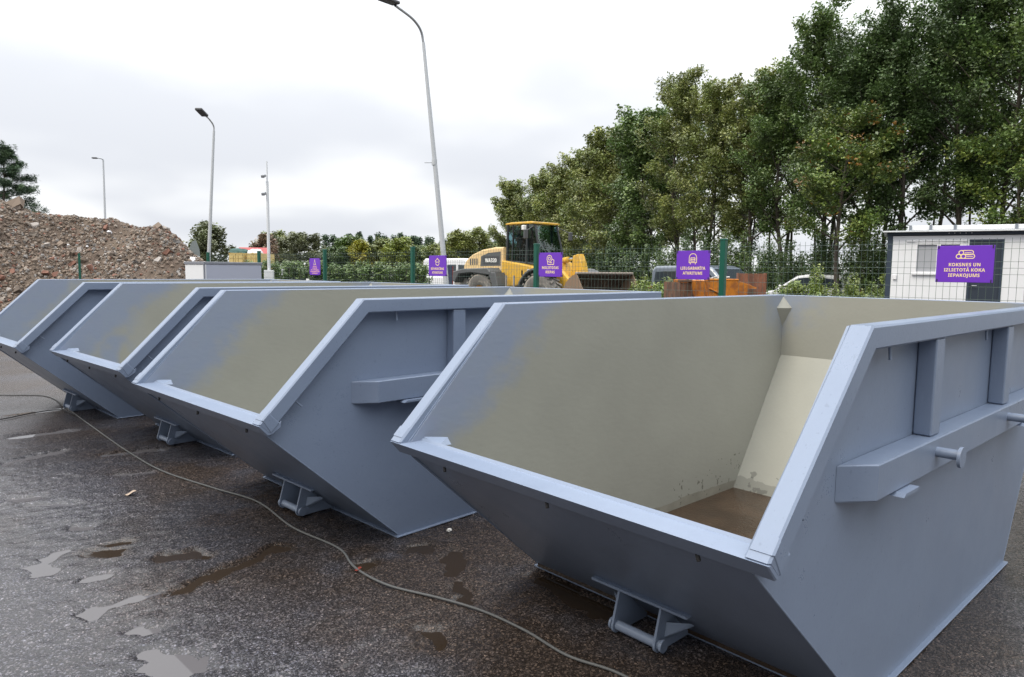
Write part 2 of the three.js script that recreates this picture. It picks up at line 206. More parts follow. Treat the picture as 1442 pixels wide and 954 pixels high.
  // rope slots under the front lip
  for (const hx of [-0.62, 0.02, 0.68]) part('rope_hook', rod([hx, Hl - 0.05, -0.07], [hx + 0.02, Hl - 0.085, -0.058], 0.007, 8), inkHole, t);
  // hook bracket low on the front wall: bar, two lugs, cross pin, gussets
  const bar = part('bracket_bar', across([[0.688, 0.202], [0.735, 0.202], [0.735, 0.214], [0.688, 0.214]], -0.275, 0.262, 0.003), paint, t);
  for (const [lx, s] of [[-0.115, -1], [0.118, 1]]) {
    const sh = new THREE.Shape(); sh.moveTo(0.700, 0.2015); sh.lineTo(0.655, 0.045); sh.absarc(0.690, 0.037, 0.036, Math.PI * 0.95, Math.PI * 1.55, false); sh.lineTo(0.925, 0.004); sh.lineTo(0.928, 0.012); sh.lineTo(0.722, 0.2015);
    const lug = part('bracket_lug', across(sh, lx - 0.006, lx + 0.006, 0.0015), paint, bar);
    part('lug_gusset', new ConvexGeometry([[lx + s * 0.007, 0.125, -0.735], [lx + s * 0.007, 0.060, -0.725], [lx + s * 0.10, 0.135, -0.790], [lx + s * 0.007, 0.045, -0.75], [lx + s * 0.11, 0.125, -0.80]].map(v => new THREE.Vector3(...v))), paint, bar);
  }
  part('bracket_pin', rod([-0.135, 0.037, -0.69], [0.142, 0.037, -0.69], 0.023, 20), paint, bar);
  for (const e of [-0.137, 0.144]) part('pin_cap', rod([e - 0.006, 0.037, -0.69], [e + 0.006, 0.037, -0.69], 0.0285, 20), paint, bar);
  return t;
}
const SK = [[0.0719, -2.608, -0.8258], [-1.9853, -4.2577, -0.7745], [-3.762, -6.1339, -0.7551], [-5.6135, -7.6361, -0.7638]];
const skipA = makeSkip('nearest grey steel skip, open towards the camera, brown water on its floor', ...SK[0], 3, 0.17, 0);
makeSkip('second grey steel skip from the right, its beam half hidden by the nearest skip', ...SK[1], 11, 0.22, 0);
makeSkip('third grey steel skip from the right, between two other skips', ...SK[2], 23, 0.26, 0.9);
makeSkip('farthest grey steel skip, leftmost of the row and cut by the picture edge', ...SK[3], 37, 0.30, 1.0);
{ const { P, zf, zk } = D, q = P - 0.012; const m = part('muddy_water', across([[zf - 0.028, 0.0125], [zk - 0.012, 0.0125], [zk + 0.008, 0.040], [zf - 0.022, 0.040]], -q, q), wetMud, skipA); m.userData.label = 'shallow brown muddy water'; }

// ---------------------------------------------------------------- cable and litter on the asphalt
{
  const cm = mat(lin(0.085, 0.088, 0.09), 0.6);
  const c1 = [[-8.5, -9.4], [-6.58, -9.02], [-6.02, -9.0], [-5.25, -8.24], [-4.33, -7.23], [-3.39, -6.21], [-2.84, -5.67], [-2.26, -5.25], [-1.82, -4.95], [-1.39, -4.43], [-1.01, -4.09], [-0.87, -3.84], [-0.65, -3.62], [-0.35, -3.47], [-0.13, -3.34], [0.08, -3.15], [0.26, -2.94], [0.46, -2.81], [0.62, -2.60], [0.8, -2.2]];
  solo('power_cable', tube(c1.map(([x, z]) => [x, 0.0055, z]), 0.0068, 400, 8), cm, 'long grey cable snaking over the wet asphalt in front of the skips', 'cable');
  solo('power_cable', tube([[-6.1, -6.9], [-5.52, -7.55], [-5.41, -7.9], [-5.24, -8.1], [-4.9, -7.85]].map(([x, z]) => [x, 0.009, z]), 0.006, 80, 8), mat(lin(0.03, 0.03, 0.033), 0.6), 'short dark cable at the left edge beside the farthest skip', 'cable');
  const leaf = new THREE.PlaneGeometry(0.075, 0.05, 6, 4); { const p = leaf.attributes.position; for (let i = 0; i < p.count; i++) { const x = p.getX(i), y = p.getY(i), k = Math.sqrt(Math.max(0, 1 - (x / 0.0376) ** 2)); p.setY(i, y * (0.15 + 0.85 * k)); p.setZ(i, 0.012 * Math.sin(x * 60) + 0.2 * Math.abs(y)); } leaf.rotateX(-Math.PI / 2); leaf.computeVertexNormals(); }
  const l = solo('fallen_leaf', leaf, mat(lin(0.40, 0.31, 0.24), 0.7, { side: THREE.DoubleSide }), 'pale brown dry leaf lying alone on the asphalt', 'leaf'); l.position.set(-2.79, 0.010, -5.08); l.rotation.y = 0.5;
  const l2 = l.clone(); l2.name = numbered('fallen_leaf'); l2.material = mat(lin(0.16, 0.02, 0.012), 0.6); l2.userData = { label: 'dark red leaf touching the cable', category: 'leaf' }; l2.position.set(-0.84, 0.010, -3.80); l2.scale.setScalar(0.55); scene.add(l2);
  const st = new THREE.IcosahedronGeometry(0.016, 1); { const p = st.attributes.position; for (let i = 0; i < p.count; i++) { const k = 0.8 + 0.4 * hash2(Math.round(p.getX(i) * 900), Math.round(p.getY(i) * 900)); p.setXYZ(i, p.getX(i) * k, p.getY(i) * 0.7 * k, p.getZ(i) * k); } st.computeVertexNormals(); }
  const s = solo('pebble', st, mat(lin(0.7, 0.68, 0.64), 0.7), 'small white pebble on the asphalt by the second skip', 'pebble'); s.position.set(-0.39, 0.007, -4.42);
}
console.log('skips');

// ---------------------------------------------------------------- mesh fence along the back of the skips
const FP = i => [2.1336 - 1.83273 * i, -(7.2415 + 1.84421 * i)];
const fenceTurn = Math.atan2(1.84421, -1.83273);         // local +x of a panel runs from post i to post i+1
const FN = [-0.7093, 0.7049];                            // unit vector off the fence towards the camera (x, z)
{
  const green = mat(lin(0.006, 0.085, 0.055), 0.38), wireM = mat(lin(0.075, 0.115, 0.095), 0.42);
  const f = thing('mesh_fence', 'green welded wire mesh fence on green posts behind the skips', 'fence');
  const post = new RoundedBoxGeometry(0.058, 2.0, 0.058, 2, 0.008); post.translate(0, 1.0, 0);
  const cap = new RoundedBoxGeometry(0.064, 0.02, 0.064, 1, 0.006); cap.translate(0, 2.004, 0);
  const clip = new THREE.BoxGeometry(0.05, 0.03, 0.02);
  const L = 2.6, R = rng(5), wires = [];
  const wr = (x0, y0, x1, y1, z) => { const g = rod([x0, y0, z], [x1, y1, z], 0.0015, 5); wires.push(g); };
  for (let k = 1; k < 52; k++) wr(k * 0.05, 0.06, k * 0.05, 1.965, 0);
  for (let y = 0.08; y < 1.97; y += 0.1) wr(0.035, y, L - 0.035, y, 0.004);
  for (const y of [1.93, 1.73, 0.5]) wr(0.035, y, L - 0.035, y, 0.012);
  const panelG = merge(wires);
  for (let i = -2; i <= 5; i++) {
    const [x, z] = FP(i === -1 ? -1.05 : i), p = part('post', post, green, f); p.position.set(x, 0, z); p.rotation.y = fenceTurn;
    part('post_cap', cap, green, p);
    for (const y of [0.3, 1.0, 1.7]) { const c = part('post_clip', clip, green, p); c.position.set(0, y, 0.036); }
    if (i < 5) { const m = part('wire_panel', panelG, wireM, f); m.position.set(x, 0, z); m.rotation.y = Math.atan2(1.84421, -1.83273); m.userData.kind = 'stuff'; }
  }
  const g = thing('fence_post', 'lone green fence post in front of the rubble heap', 'post', [-11.85, 0, -19.5], 0.6);
  part('shaft', post.clone(), green, g); part('post_cap', cap.clone(), green, g);
}
// ---- purple signs hung on the fence
{
  const YEL = '#f6dc9a';
  function signTex(w, h, draw) { const c = document.createElement('canvas'); c.width = w; c.height = h; const x = c.getContext('2d'); x.fillStyle = '#6d35b8'; x.fillRect(0, 0, w, h); x.strokeStyle = x.fillStyle = YEL; x.lineCap = x.lineJoin = 'round'; x.textAlign = 'center'; draw(x, w, h); const t = new THREE.CanvasTexture(c); t.colorSpace = THREE.SRGBColorSpace; t.anisotropy = 8; return t; }
  const lines = (x, a, cx, y0, size, gap) => { x.font = 'bold ' + size + 'px sans-serif'; a.forEach((s, i) => x.fillText(s, cx, y0 + i * gap)); };
  const signs = [
    ['purple sign with a log pile symbol hanging before the white cabin', -0.8175, 1.7615, 0.40, 0.295, (x, w, h) => {
      x.lineWidth = 13; const cap = (a, b, c, r) => { x.beginPath(); x.moveTo(a, b - r); x.lineTo(c, b - r); x.arc(c, b, r, -Math.PI / 2, Math.PI / 2); x.lineTo(a, b + r); x.arc(a, b, r, Math.PI / 2, -Math.PI / 2); x.closePath(); x.stroke(); };
      const k = w / 800; x.save(); x.scale(k, k); cap(345, 110, 480, 34); cap(310, 170, 500, 34); x.fillStyle = '#6d35b8'; for (const [a, b] of [[345, 110], [310, 172], [378, 172]]) { x.beginPath(); x.arc(a, b, 33, 0, 7); x.fill(); x.stroke(); } x.lineWidth = 9; for (const [a, b] of [[400, 110], [425, 172]]) { x.beginPath(); x.moveTo(a, b); x.lineTo(a + 85, b); x.stroke(); } x.restore(); x.fillStyle = YEL;
      lines(x, ['KOKSNES UN', 'IZLIETOT\u0100 KOKA', 'IEPAKOJUMS'], w / 2, h * 0.56, 74 * k, 86 * k); }],
    ['purple sign with an armchair symbol on the fence beside the orange skip', 0.1295, 1.7475, 0.395, 0.30, (x, w, h) => {
      const k = w / 800; x.save(); x.scale(k, k); x.lineWidth = 15; x.beginPath(); x.moveTo(310, 250); x.lineTo(310, 175); x.quadraticCurveTo(310, 60, 400, 60); x.quadraticCurveTo(490, 60, 490, 175); x.lineTo(490, 250); x.closePath(); x.stroke(); x.strokeRect(350, 150, 100, 70); x.beginPath(); x.moveTo(360, 185); x.lineTo(440, 185); x.stroke(); for (const a of [340, 460]) { x.beginPath(); x.arc(a, 275, 12, 0, 7); x.fill(); } x.restore();
      lines(x, ['LIELGABAR\u012aTA', 'ATKRITUMI'], w / 2, h * 0.66, 88 * k, 106 * k); }],
    ['purple sign with a tyre symbol on the fence in front of the wheel loader', 0.9025, 1.7475, 0.393, 0.30, (x, w, h) => {
      const k = w / 800; x.save(); x.scale(k, k); x.lineWidth = 17; x.beginPath(); x.arc(370, 150, 85, 0, 7); x.stroke(); x.beginPath(); x.arc(370, 150, 38, 0, 7); x.stroke(); x.beginPath(); x.moveTo(300, 210); x.lineTo(320, 300); x.lineTo(520, 300); x.lineTo(530, 190); x.lineTo(460, 160); x.stroke(); x.beginPath(); x.moveTo(390, 255); x.lineTo(460, 255); x.stroke(); x.restore();
      lines(x, ['NOLIETOTAS', 'RIEPAS'], w / 2, h * 0.68, 96 * k, 112 * k); }],
    ['purple sign with a small house symbol beside the tall lamp post', 1.7605, 1.7275, 0.41, 0.30, (x, w, h) => {
      const k = w / 800; x.save(); x.scale(k, k); x.lineWidth = 20; x.beginPath(); x.moveTo(300, 160); x.lineTo(400, 80); x.lineTo(500, 160); x.stroke(); x.beginPath(); x.moveTo(325, 165); x.lineTo(330, 250); x.quadraticCurveTo(400, 310, 470, 250); x.lineTo(475, 165); x.stroke(); x.fillRect(355, 170, 30, 34); x.fillRect(415, 170, 30, 34); x.restore();
      lines(x, ['B\u016aVNIEC\u012aBAS', 'ATKRITUMI'], w / 2, h * 0.70, 92 * k, 112 * k); }],
    ['farthest purple sign, with a bottle symbol, beside a green post', 3.1245, 1.7015, 0.382, 0.303, (x, w, h) => {
      const k = w / 800; x.save(); x.scale(k, k); x.lineWidth = 18; x.beginPath(); x.moveTo(380, 50); x.lineTo(380, 120); x.lineTo(320, 230); x.lineTo(480, 230); x.lineTo(420, 120); x.lineTo(420, 50); x.stroke(); x.restore();
      x.fillStyle = '#f2b9a0'; lines(x, ['B\u012aSTAMIE', 'ATKRITUMI', 'UN TO IEPAKOJUMS', 'NO M\u0100JSAIMNIEC\u012aB\u0100M', '(BEZ MAKSAS)'].slice(0, 5), w / 2, h * 0.52, 62 * k, 66 * k); }],
  ];
  const edge = mat(lin(0.16, 0.05, 0.45), 0.5), tie = mat(lin(0.02, 0.02, 0.02), 0.6);
  for (const [label, i, y, w, h, draw] of signs) {
    const [x, z] = FP(i), t = thing('hanging_sign', label, 'sign', [x + FN[0] * 0.016, y, z + FN[1] * 0.016], Math.atan2(FN[0], FN[1]), 'purple signs on the mesh fence');
    part('board', new RoundedBoxGeometry(w, h, 0.006, 1, 0.002), edge, t);
    const pg = new THREE.PlaneGeometry(w - 0.004, h - 0.004); pg.translate(0, 0, 0.0042); part('printed_face', pg, new THREE.MeshPhysicalMaterial({ map: signTex(1024, Math.round(1024 * h / w), draw), roughness: 0.42 }), t);
    for (const sx of [-1, 1]) for (const sy of [-1, 1]) part('cable_tie', box(sx * (w / 2 - 0.012) - 0.004, sx * (w / 2 - 0.012) + 0.004, sy * (h / 2 - 0.012) - 0.012, sy * (h / 2 - 0.012) + 0.012, -0.02, 0.0075), tie, t);
  }
}

// ---------------------------------------------------------------- white site cabin
{
  const a = Math.atan2(-1.35, 2.54), c = thing('site_cabin', 'white panelled site cabin with dark grey frame and door', 'cabin', [9.73, 0, -18.6], Math.atan2(-0.469, 0.883));
  const white = new THREE.MeshPhysicalMaterial({ map: tex(256, 256, (i, j) => { const n = 0.97 + 0.05 * fbm(i / 40, j / 90, 4); return [0.76 * n, 0.77 * n, 0.79 * n]; }), roughness: 0.45 }), dark = mat(lin(0.030, 0.045, 0.068), 0.45), pvc = mat(lin(0.78, 0.78, 0.80), 0.35), glass = mat(lin(0.05, 0.06, 0.07), 0.08), blind = mat(lin(0.36, 0.37, 0.40), 0.6), door = mat(lin(0.028, 0.038, 0.055), 0.4);
  const L = 6.0, B = 0.42, T = 2.66, W = 2.4;   // local x along the front, front plane z = 0, cabin behind
  const winX = [0.62, 1.66], winY = [1.70, 2.50], dX = [1.80, 2.52], dT = 2.56;
  const wall = part('wall', [box(0.12, winX[0], B, T, -0.08, 0), box(winX[0], winX[1], B, winY[0], -0.08, 0), box(winX[0], winX[1], winY[1], T, -0.08, 0), box(winX[1], dX[0], B, T, -0.08, 0), box(dX[0], dX[1], dT, T, -0.08, 0), box(dX[1], L - 0.12, B, T, -0.08, 0)], white, c);
  part('wall', box(0.02, 0.10, B, T, -W, -0.1), white, c); part('wall', box(L - 0.10, L - 0.02, B, T, -W, -0.1), white, c); part('wall', box(0.1, L - 0.1, B, T, -W, -W + 0.08), white, c);
  for (let k = 1; k < 9; k++) if (k !== 4) { const px = 0.12 + k * 0.66; if (px > winX[0] && px < winX[1]) continue; if (px > dX[0] && px < dX[1]) continue; part('joint_cover', box(px - 0.012, px + 0.012, B + 0.01, T - 0.01, 0.0015, 0.006, 0.001), white, wall); }
  for (const x of [0, L - 0.12]) for (const z of [0, -W]) part('corner_post', box(x, x + 0.12, B - 0.1, T + 0.02, z - 0.08, z + 0.012, 0.01), dark, c);
  part('base_rail', box(0.12, L - 0.12, B - 0.12, B, -0.1, 0.01, 0.01), dark, c); part('eaves_rail', box(-0.02, L + 0.02, T + 0.021, T + 0.10, -W - 0.1, 0.03, 0.01), dark, c);
  const roof = part('roof', box(-0.10, L + 0.10, T + 0.101, T + 0.13, -W - 0.2, 0.14, 0.006), mat(lin(0.5, 0.52, 0.54), 0.5), c);
  part('gutter', box(-0.12, L + 0.12, T + 0.09, T + 0.125, 0.141, 0.19, 0.008), mat(lin(0.62, 0.64, 0.66), 0.4), roof);
  const panel = part('roof_unit', box(0.45, L - 0.3, T + 0.15, T + 0.265, -1.3, -0.12, 0.012), mat(lin(0.72, 0.73, 0.74), 0.4), roof);
  for (const x of [0.5, 0.95, 1.48, 2.75, 4.0, 5.2]) part('roof_bracket', box(x - 0.03, x + 0.03, T + 0.13, T + 0.275, -0.118, -0.09), mat(lin(0.18, 0.2, 0.23), 0.4), roof);
  for (let k = 0; k < 5; k++) part('roof_bolt', rod([1.35 + k * 0.12, T + 0.06, 0.03], [1.35 + k * 0.12, T + 0.06, 0.04], 0.012, 8), pvc, roof);
  const w = part('window', [box(winX[0], winX[1], winY[0], winY[0] + 0.06, -0.06, 0.015), box(winX[0], winX[1], winY[1] - 0.06, winY[1], -0.06, 0.015), box(winX[0], winX[0] + 0.06, winY[0] + 0.06, winY[1] - 0.06, -0.06, 0.015), box(winX[1] - 0.06, winX[1], winY[0] + 0.06, winY[1] - 0.06, -0.06, 0.015), box(1.11, 1.19, winY[0] + 0.06, winY[1] - 0.06, -0.06, 0.015)], pvc, c);
  part('pane', box(winX[0] + 0.06, 1.11, winY[0] + 0.06, winY[1] - 0.06, -0.04, -0.03), blind, w); part('pane', box(1.19, winX[1] - 0.06, winY[0] + 0.06, winY[1] - 0.06, -0.04, -0.03), glass, w);
  part('shutter_box', box(winX[0] - 0.18, winX[1] + 0.1, winY[1] + 0.012, winY[1] + 0.05, 0.002, 0.03, 0.006), white, w); part('sill', box(winX[0] - 0.03, winX[1] + 0.03, winY[0] - 0.025, winY[0] - 0.001, 0.002, 0.06, 0.004), pvc, w);
  const d = part('door', box(dX[0] + 0.002, dX[1] - 0.002, B + 0.002, dT - 0.002, -0.06, -0.015), door, c);
  part('door_frame', [box(dX[0] + 0.001, dX[0] + 0.05, B, dT, -0.013, 0.012), box(dX[1] - 0.05, dX[1] - 0.001, B, dT, -0.013, 0.012), box(dX[0] + 0.05, dX[1] - 0.05, dT - 0.05, dT - 0.001, -0.013, 0.012)], dark, d);
  part('handle', [rod([dX[0] + 0.1, 1.42, -0.012], [dX[0] + 0.1, 1.42, 0.045], 0.01), rod([dX[0] + 0.1, 1.42, 0.04], [dX[0] + 0.21, 1.42, 0.04], 0.01)], mat(lin(0.5, 0.5, 0.5), 0.3, { metalness: 1 }), d);
  for (const x of [0.1, 2.0, 4.0, 5.7]) part('footing_block', box(x, x + 0.3, 0, B - 0.12, -0.4, 0, 0.01), mat(lin(0.3, 0.29, 0.27), 0.9), c);
  for (const x of [0.1, 5.7]) part('footing_block', box(x, x + 0.3, 0, B - 0.12, -W, -W + 0.4, 0.01), mat(lin(0.3, 0.29, 0.27), 0.9), c);
  part('socket_box', box(0.17, 0.25, 1.55, 1.68, 0.002, 0.05, 0.008), pvc, c);
}
// ---------------------------------------------------------------- low grey kiosk
{
  const k = thing('equipment_kiosk', 'low box kiosk with a white end and a grey side below the rubble heap', 'kiosk', [-6.25, 0, -13.6], 0);
  const A = [0, 0], B2 = [0.58, 0.5], C = [1.32, -0.38];   // plan corners (x, z)
  const white = mat(lin(0.72, 0.73, 0.75), 0.5), grey = mat(lin(0.38, 0.40, 0.48), 0.45), trim = mat(lin(0.20, 0.21, 0.24), 0.45);
  const D2 = [C[0] - B2[0] + A[0], C[1] - B2[1] + A[1]];
  const slab = (p, q, y0, y1, t) => { const dx = q[0] - p[0], dz = q[1] - p[1], l = Math.hypot(dx, dz), g = box(0, l, y0, y1, -t, 0, 0.004); g.rotateY(-Math.atan2(dz, dx)); g.translate(p[0], 0, p[1]); return g; };
  part('end_wall', slab(A, B2, 0.05, 1.72, 0.04), white, k); part('side_wall', slab(B2, C, 0.05, 1.72, 0.04), grey, k);
  part('side_wall', slab(C, D2, 0.05, 1.72, 0.04), grey, k); part('end_wall', slab(D2, A, 0.05, 1.72, 0.04), white, k);
  const top = extr([A, B2, C, D2].map(([x, z]) => [x * 1.03 - 0.02, -z * 1.03]), 0.05, 0.006); top.rotateX(-Math.PI / 2); top.translate(0, 1.722, 0); part('lid', top, trim, k);
  const ba = extr([A, B2, C, D2].map(([x, z]) => [x, -z]), 0.05, 0.0); ba.rotateX(-Math.PI / 2); part('plinth', ba, trim, k);
  part('corner_trim', rod([B2[0], 0.05, B2[1]], [B2[0], 1.72, B2[1]], 0.018, 8), trim, k);
}
// ---------------------------------------------------------------- lamp posts and masts
const zinc = mat(lin(0.46, 0.48, 0.50), 0.45), lampDark = mat(lin(0.045, 0.047, 0.052), 0.5), lens = mat(lin(0.25, 0.25, 0.25), 0.3);
function taper(a, b, r0, r1) { return rod(a, b, r0, 12, r1); }
{
  const t = thing('street_lamp', 'tallest lamp post, leaning left beside the wheel loader', 'lamp post', [-1.74, 0, -20], 0, 'street lamps');
  const d = [-0.76, 7.82, 0];
  part('pole', [taper([0, 0, 0], d, 0.085, 0.045), taper([0, 0, 0], [-0.12, 1.2, 0], 0.10, 0.098)], zinc, t);
  const arm = part('arm', tube([[-0.76, 7.80, 0], [-0.80, 8.06, 0.12], [-0.93, 8.22, 0.5], [-1.30, 8.30, 1.38]], 0.035, 24, 10), zinc, t);
  part('lamp_head', (() => { const g = new RoundedBoxGeometry(0.26, 0.08, 0.62, 2, 0.03); g.rotateX(0.10); g.rotateY(-0.5); g.translate(-1.42, 8.32, 1.62); return g; })(), lampDark, t);
  part('bracket', [rod([-0.46, 4.62, 0], [-0.72, 4.60, 0.1], 0.012), rod([-0.46, 4.55, 0], [-0.46, 4.70, 0], 0.075)], zinc, t);
}
{
  const t = thing('street_lamp', 'dark headed lamp post rising behind the right end of the rubble heap', 'lamp post', [-13.78, 0, -32], 0, 'street lamps');
  part('pole', taper([0, 0, 0], [0.54, 7.64, 0], 0.09, 0.05), zinc, t);
  part('arm', tube([[0.54, 7.62, 0], [0.56, 7.85, 0.06], [0.52, 8.06, 0.35], [0.50, 8.17, 0.85]], 0.035, 20, 8), zinc, t);
  part('lamp_head', (() => { const g = new RoundedBoxGeometry(0.30, 0.10, 0.68, 2, 0.03); g.rotateX(-0.22); g.translate(0.49, 8.22, 1.08); return g; })(), lampDark, t);
}
{
  const t = thing('street_lamp', 'slim far lamp post standing up behind the rubble heap', 'lamp post', [-28.5, 0, -50], 0, 'street lamps');
  part('pole', taper([0, 0, 0], [0.1, 9.0, 0], 0.10, 0.05), zinc, t); part('arm', tube([[0.1, 8.98, 0], [0.04, 9.04, 0.1], [-0.16, 9.05, 0.4]], 0.04, 12, 8), zinc, t);
  part('lamp_head', (() => { const g = new RoundedBoxGeometry(0.34, 0.09, 0.22, 1, 0.03); g.translate(-0.25, 9.04, 0.4); return g; })(), lampDark, t);
  part('bracket', rod([0.02, 4.9, 0], [0.32, 4.9, 0], 0.03), zinc, t);
}
{
  const t = thing('street_lamp', 'curved arm lamp post in front of the dark tree at the left edge', 'lamp post', [-45.5, 0, -70], 0, 'street lamps');
  part('pole', taper([0, 0, 0], [-2.88, 8.92, 0], 0.13, 0.09), zinc, t); part('arm', tube([[-2.88, 8.90, 0], [-3.15, 9.32, 0], [-3.9, 9.45, 0], [-5.0, 9.55, 0]], 0.08, 20, 8), zinc, t);
  part('lamp_head', (() => { const g = new RoundedBoxGeometry(0.8, 0.12, 0.3, 1, 0.04); g.translate(-5.3, 9.56, 0); return g; })(), lampDark, t);
}
{
  const t = thing('camera_mast', 'thin white mast with small cameras and a white box at its foot', 'mast', [-7.52, 0, -22], 0);
  const wm = mat(lin(0.62, 0.64, 0.66), 0.4);
  part('pole', [taper([0, 0, 0], [0.0, 4.3, 0], 0.055, 0.04), taper([0, 4.3, 0], [0, 4.9, 0], 0.022, 0.018)], wm, t);
  for (const y of [4.45, 3.92]) { const c = part('camera', (() => { const g = new RoundedBoxGeometry(0.10, 0.09, 0.2, 1, 0.02); g.rotateX(0.3); g.translate(-0.09, y, 0.06); return g; })(), mat(lin(0.25, 0.26, 0.28), 0.4), t); part('camera_arm', rod([0, y + 0.04, 0], [-0.09, y + 0.04, 0.03], 0.012), wm, c); }
  part('junction_box', box(-0.10, 0.18, 1.29, 1.60, 0.06, 0.20, 0.01), wm, t);
}
{ const t = thing('radio_mast', 'hair thin distant mast above the trees left of centre', 'mast', [-54, 0, -200], 0); part('pole', taper([0, 0, 0], [0, 11.5, 0], 0.14, 0.07), zinc, t); part('cross_arm', rod([-0.5, 11, 0], [0.5, 11, 0], 0.05), zinc, t); }

// ---------------------------------------------------------------- rubble heap
{
  const H = thing('rubble_heap', 'tall brown heap of demolition rubble and soil at the left', 'heap', [0, 0, 0]);
  // ridge line: x, height
  const ridge = [[-40, 4.6], [-30, 4.8], [-24, 4.7], [-19.5, 4.02], [-18.6, 3.78], [-17.4, 3.42], [-16.6, 3.32], [-15.6, 3.30], [-14.6, 3.12], [-13.7, 3.14], [-13.1, 2.88], [-12.4, 2.42], [-11.7, 1.85], [-10.7, 0.95], [-9.9, 0.3], [-9.4, -0.1], [-8, -0.3]];
  const rh = x => { for (let i = 1; i < ridge.length; i++) if (x <= ridge[i][0]) { const [a, b] = ridge[i - 1], [c, d] = ridge[i]; return lerp(b, d, (x - a) / (c - a)); } return -0.3; };
  const hAt = (x, z) => { const top = rh(x + 0.5 * (fbm(x * 0.6, z * 0.6, 3) - 0.5)), d = Math.abs(z + 27.2 + 0.8 * Math.sin(x * 0.7)), flat = 0.5; let y = top - Math.max(0, d - flat) * 0.74; y += 0.50 * (fbm(x * 1.1, z * 1.1, 3) - 0.5) * Math.min(1, Math.max(0.2, y)); y += 0.22 * (fbm(x * 3.1, z * 3.1, 4) - 0.5); return y; };
  const x0 = -40, x1 = -8.5, z0 = -34.5, z1 = -19.8, nx = 420, nz = 200, pos = [], uv = [], idx = [];
  for (let j = 0; j <= nz; j++) for (let i = 0; i <= nx; i++) { const x = lerp(x0, x1, i / nx), z = lerp(z0, z1, j / nz); pos.push(x, Math.max(hAt(x, z), -0.12), z); uv.push(x / 5, z / 5 + 0.1 * hAt(x, z)); }
  for (let j = 0; j < nz; j++) for (let i = 0; i < nx; i++) { const a = j * (nx + 1) + i, b = a + 1, c = a + nx + 1, d = c + 1; idx.push(a, c, b, b, c, d); }
  const g = new THREE.BufferGeometry(); g.setAttribute('position', new THREE.Float32BufferAttribute(pos, 3)); g.setAttribute('uv', new THREE.Float32BufferAttribute(uv, 2)); g.setIndex(idx); g.computeVertexNormals();
  const soil = tex(1024, 1024, (i, j) => { const n = fbm(i / 90, j / 90, 5), s = hash2(i >> 2, j >> 2), f = fbm(i / 7, j / 7, 2); const v = 0.55 + 0.5 * n + 0.3 * (f - 0.5) + (s > 0.965 ? 0.5 : 0); return [0.135 * v, 0.100 * v * (0.95 + 0.1 * n), 0.075 * v]; });
  const sb = tex(512, 512, (i, j) => { const v = 0.6 * fbm(i / 14, j / 14, 4) + 0.4 * hash2(i >> 1, j >> 1); return [v, v, v]; }, false);
  part('soil', g, new THREE.MeshPhysicalMaterial({ map: soil, roughness: 0.95, bumpMap: sb, bumpScale: 0.06 }), H);
  const R = rng(91), variants = [];
  for (let k = 0; k < 6; k++) { const s = k < 3 ? new THREE.IcosahedronGeometry(1, 0) : new THREE.BoxGeometry(1.6, 1.1, 1.3); const q = mergeVertices((s.deleteAttribute('uv'), s.deleteAttribute('normal'), s)), p = q.attributes.position; for (let i = 0; i < p.count; i++) p.setXYZ(i, p.getX(i) * (0.65 + 0.6 * R()), p.getY(i) * (0.45 + 0.5 * R()), p.getZ(i) * (0.65 + 0.6 * R())); const n = q.toNonIndexed(); n.computeVertexNormals(); variants.push(n); }
  const tones = [[0.19, 0.148, 0.115], [0.12, 0.092, 0.070], [0.24, 0.205, 0.172], [0.19, 0.178, 0.168], [0.10, 0.078, 0.062], [0.19, 0.095, 0.068], [0.34, 0.31, 0.285], [0.10, 0.092, 0.086]];
  const cm = tones.map(c => mat(lin(...c), 0.92));
  const spot = () => { let x, z, y; do { x = -24 + 14.6 * R(); z = -28.3 + 8.2 * R(); y = hAt(x, z); } while (y < 0.15 || x < -21.5 - 0.4 * (z + 21) || (fbm(x * 0.55 + 3, z * 0.55 + y * 0.4, 3) > 0.52 && R() < 0.72)); return [x, y, z]; };
  const white = mat(lin(0.66, 0.66, 0.68), 0.6);
  for (let k = 0; k < 280; k++) { const [x, y, z] = spot(), s = 0.06 + 0.12 * Math.pow(R(), 2.4), c = part('rubble_chunk', variants[(R() * 6) | 0], R() < 0.05 ? white : cm[(R() * 7) | 0], H); c.position.set(x, y + s * 0.2, z); c.rotation.set(R() * 6, R() * 6, R() * 6); c.scale.setScalar(s); }
  for (const [x, z, s] of [[-18.7, -27.0, 0.30], [-13.5, -27.2, 0.20], [-14.9, -24.0, 0.28], [-19.3, -23.5, 0.26]]) { const c = part('rubble_chunk', variants[4], s === 0.28 ? white : cm[0], H); c.position.set(x, hAt(x, z) + s * 0.35, z); c.rotation.set(0.3 + R(), R() * 3, 0.2); c.scale.setScalar(s); }
  for (let v = 0; v < 3; v++) { const N = 5200, im = lit(new THREE.InstancedMesh(variants[v * 2], mat(lin(1, 1, 1), 0.95), N)), m = new THREE.Matrix4(), q = new THREE.Quaternion(), e = new THREE.Euler(), c = new THREE.Color(); im.name = 'rubble_gravel'; im.userData.kind = 'stuff'; for (let k = 0; k < N; k++) { const [x, y, z] = spot(), s = 0.02 + 0.06 * Math.pow(R(), 2), t = tones[(R() * R() * 8) | 0], f = 0.7 + 0.6 * R(); e.set(R() * 6, R() * 6, R() * 6); q.setFromEuler(e); m.compose(new THREE.Vector3(x, y + s * 0.25, z), q, new THREE.Vector3(s, s, s)); im.setMatrixAt(k, m); im.setColorAt(k, c.setRGB(t[0] * f, t[1] * f, t[2] * f)); } H.add(im); }
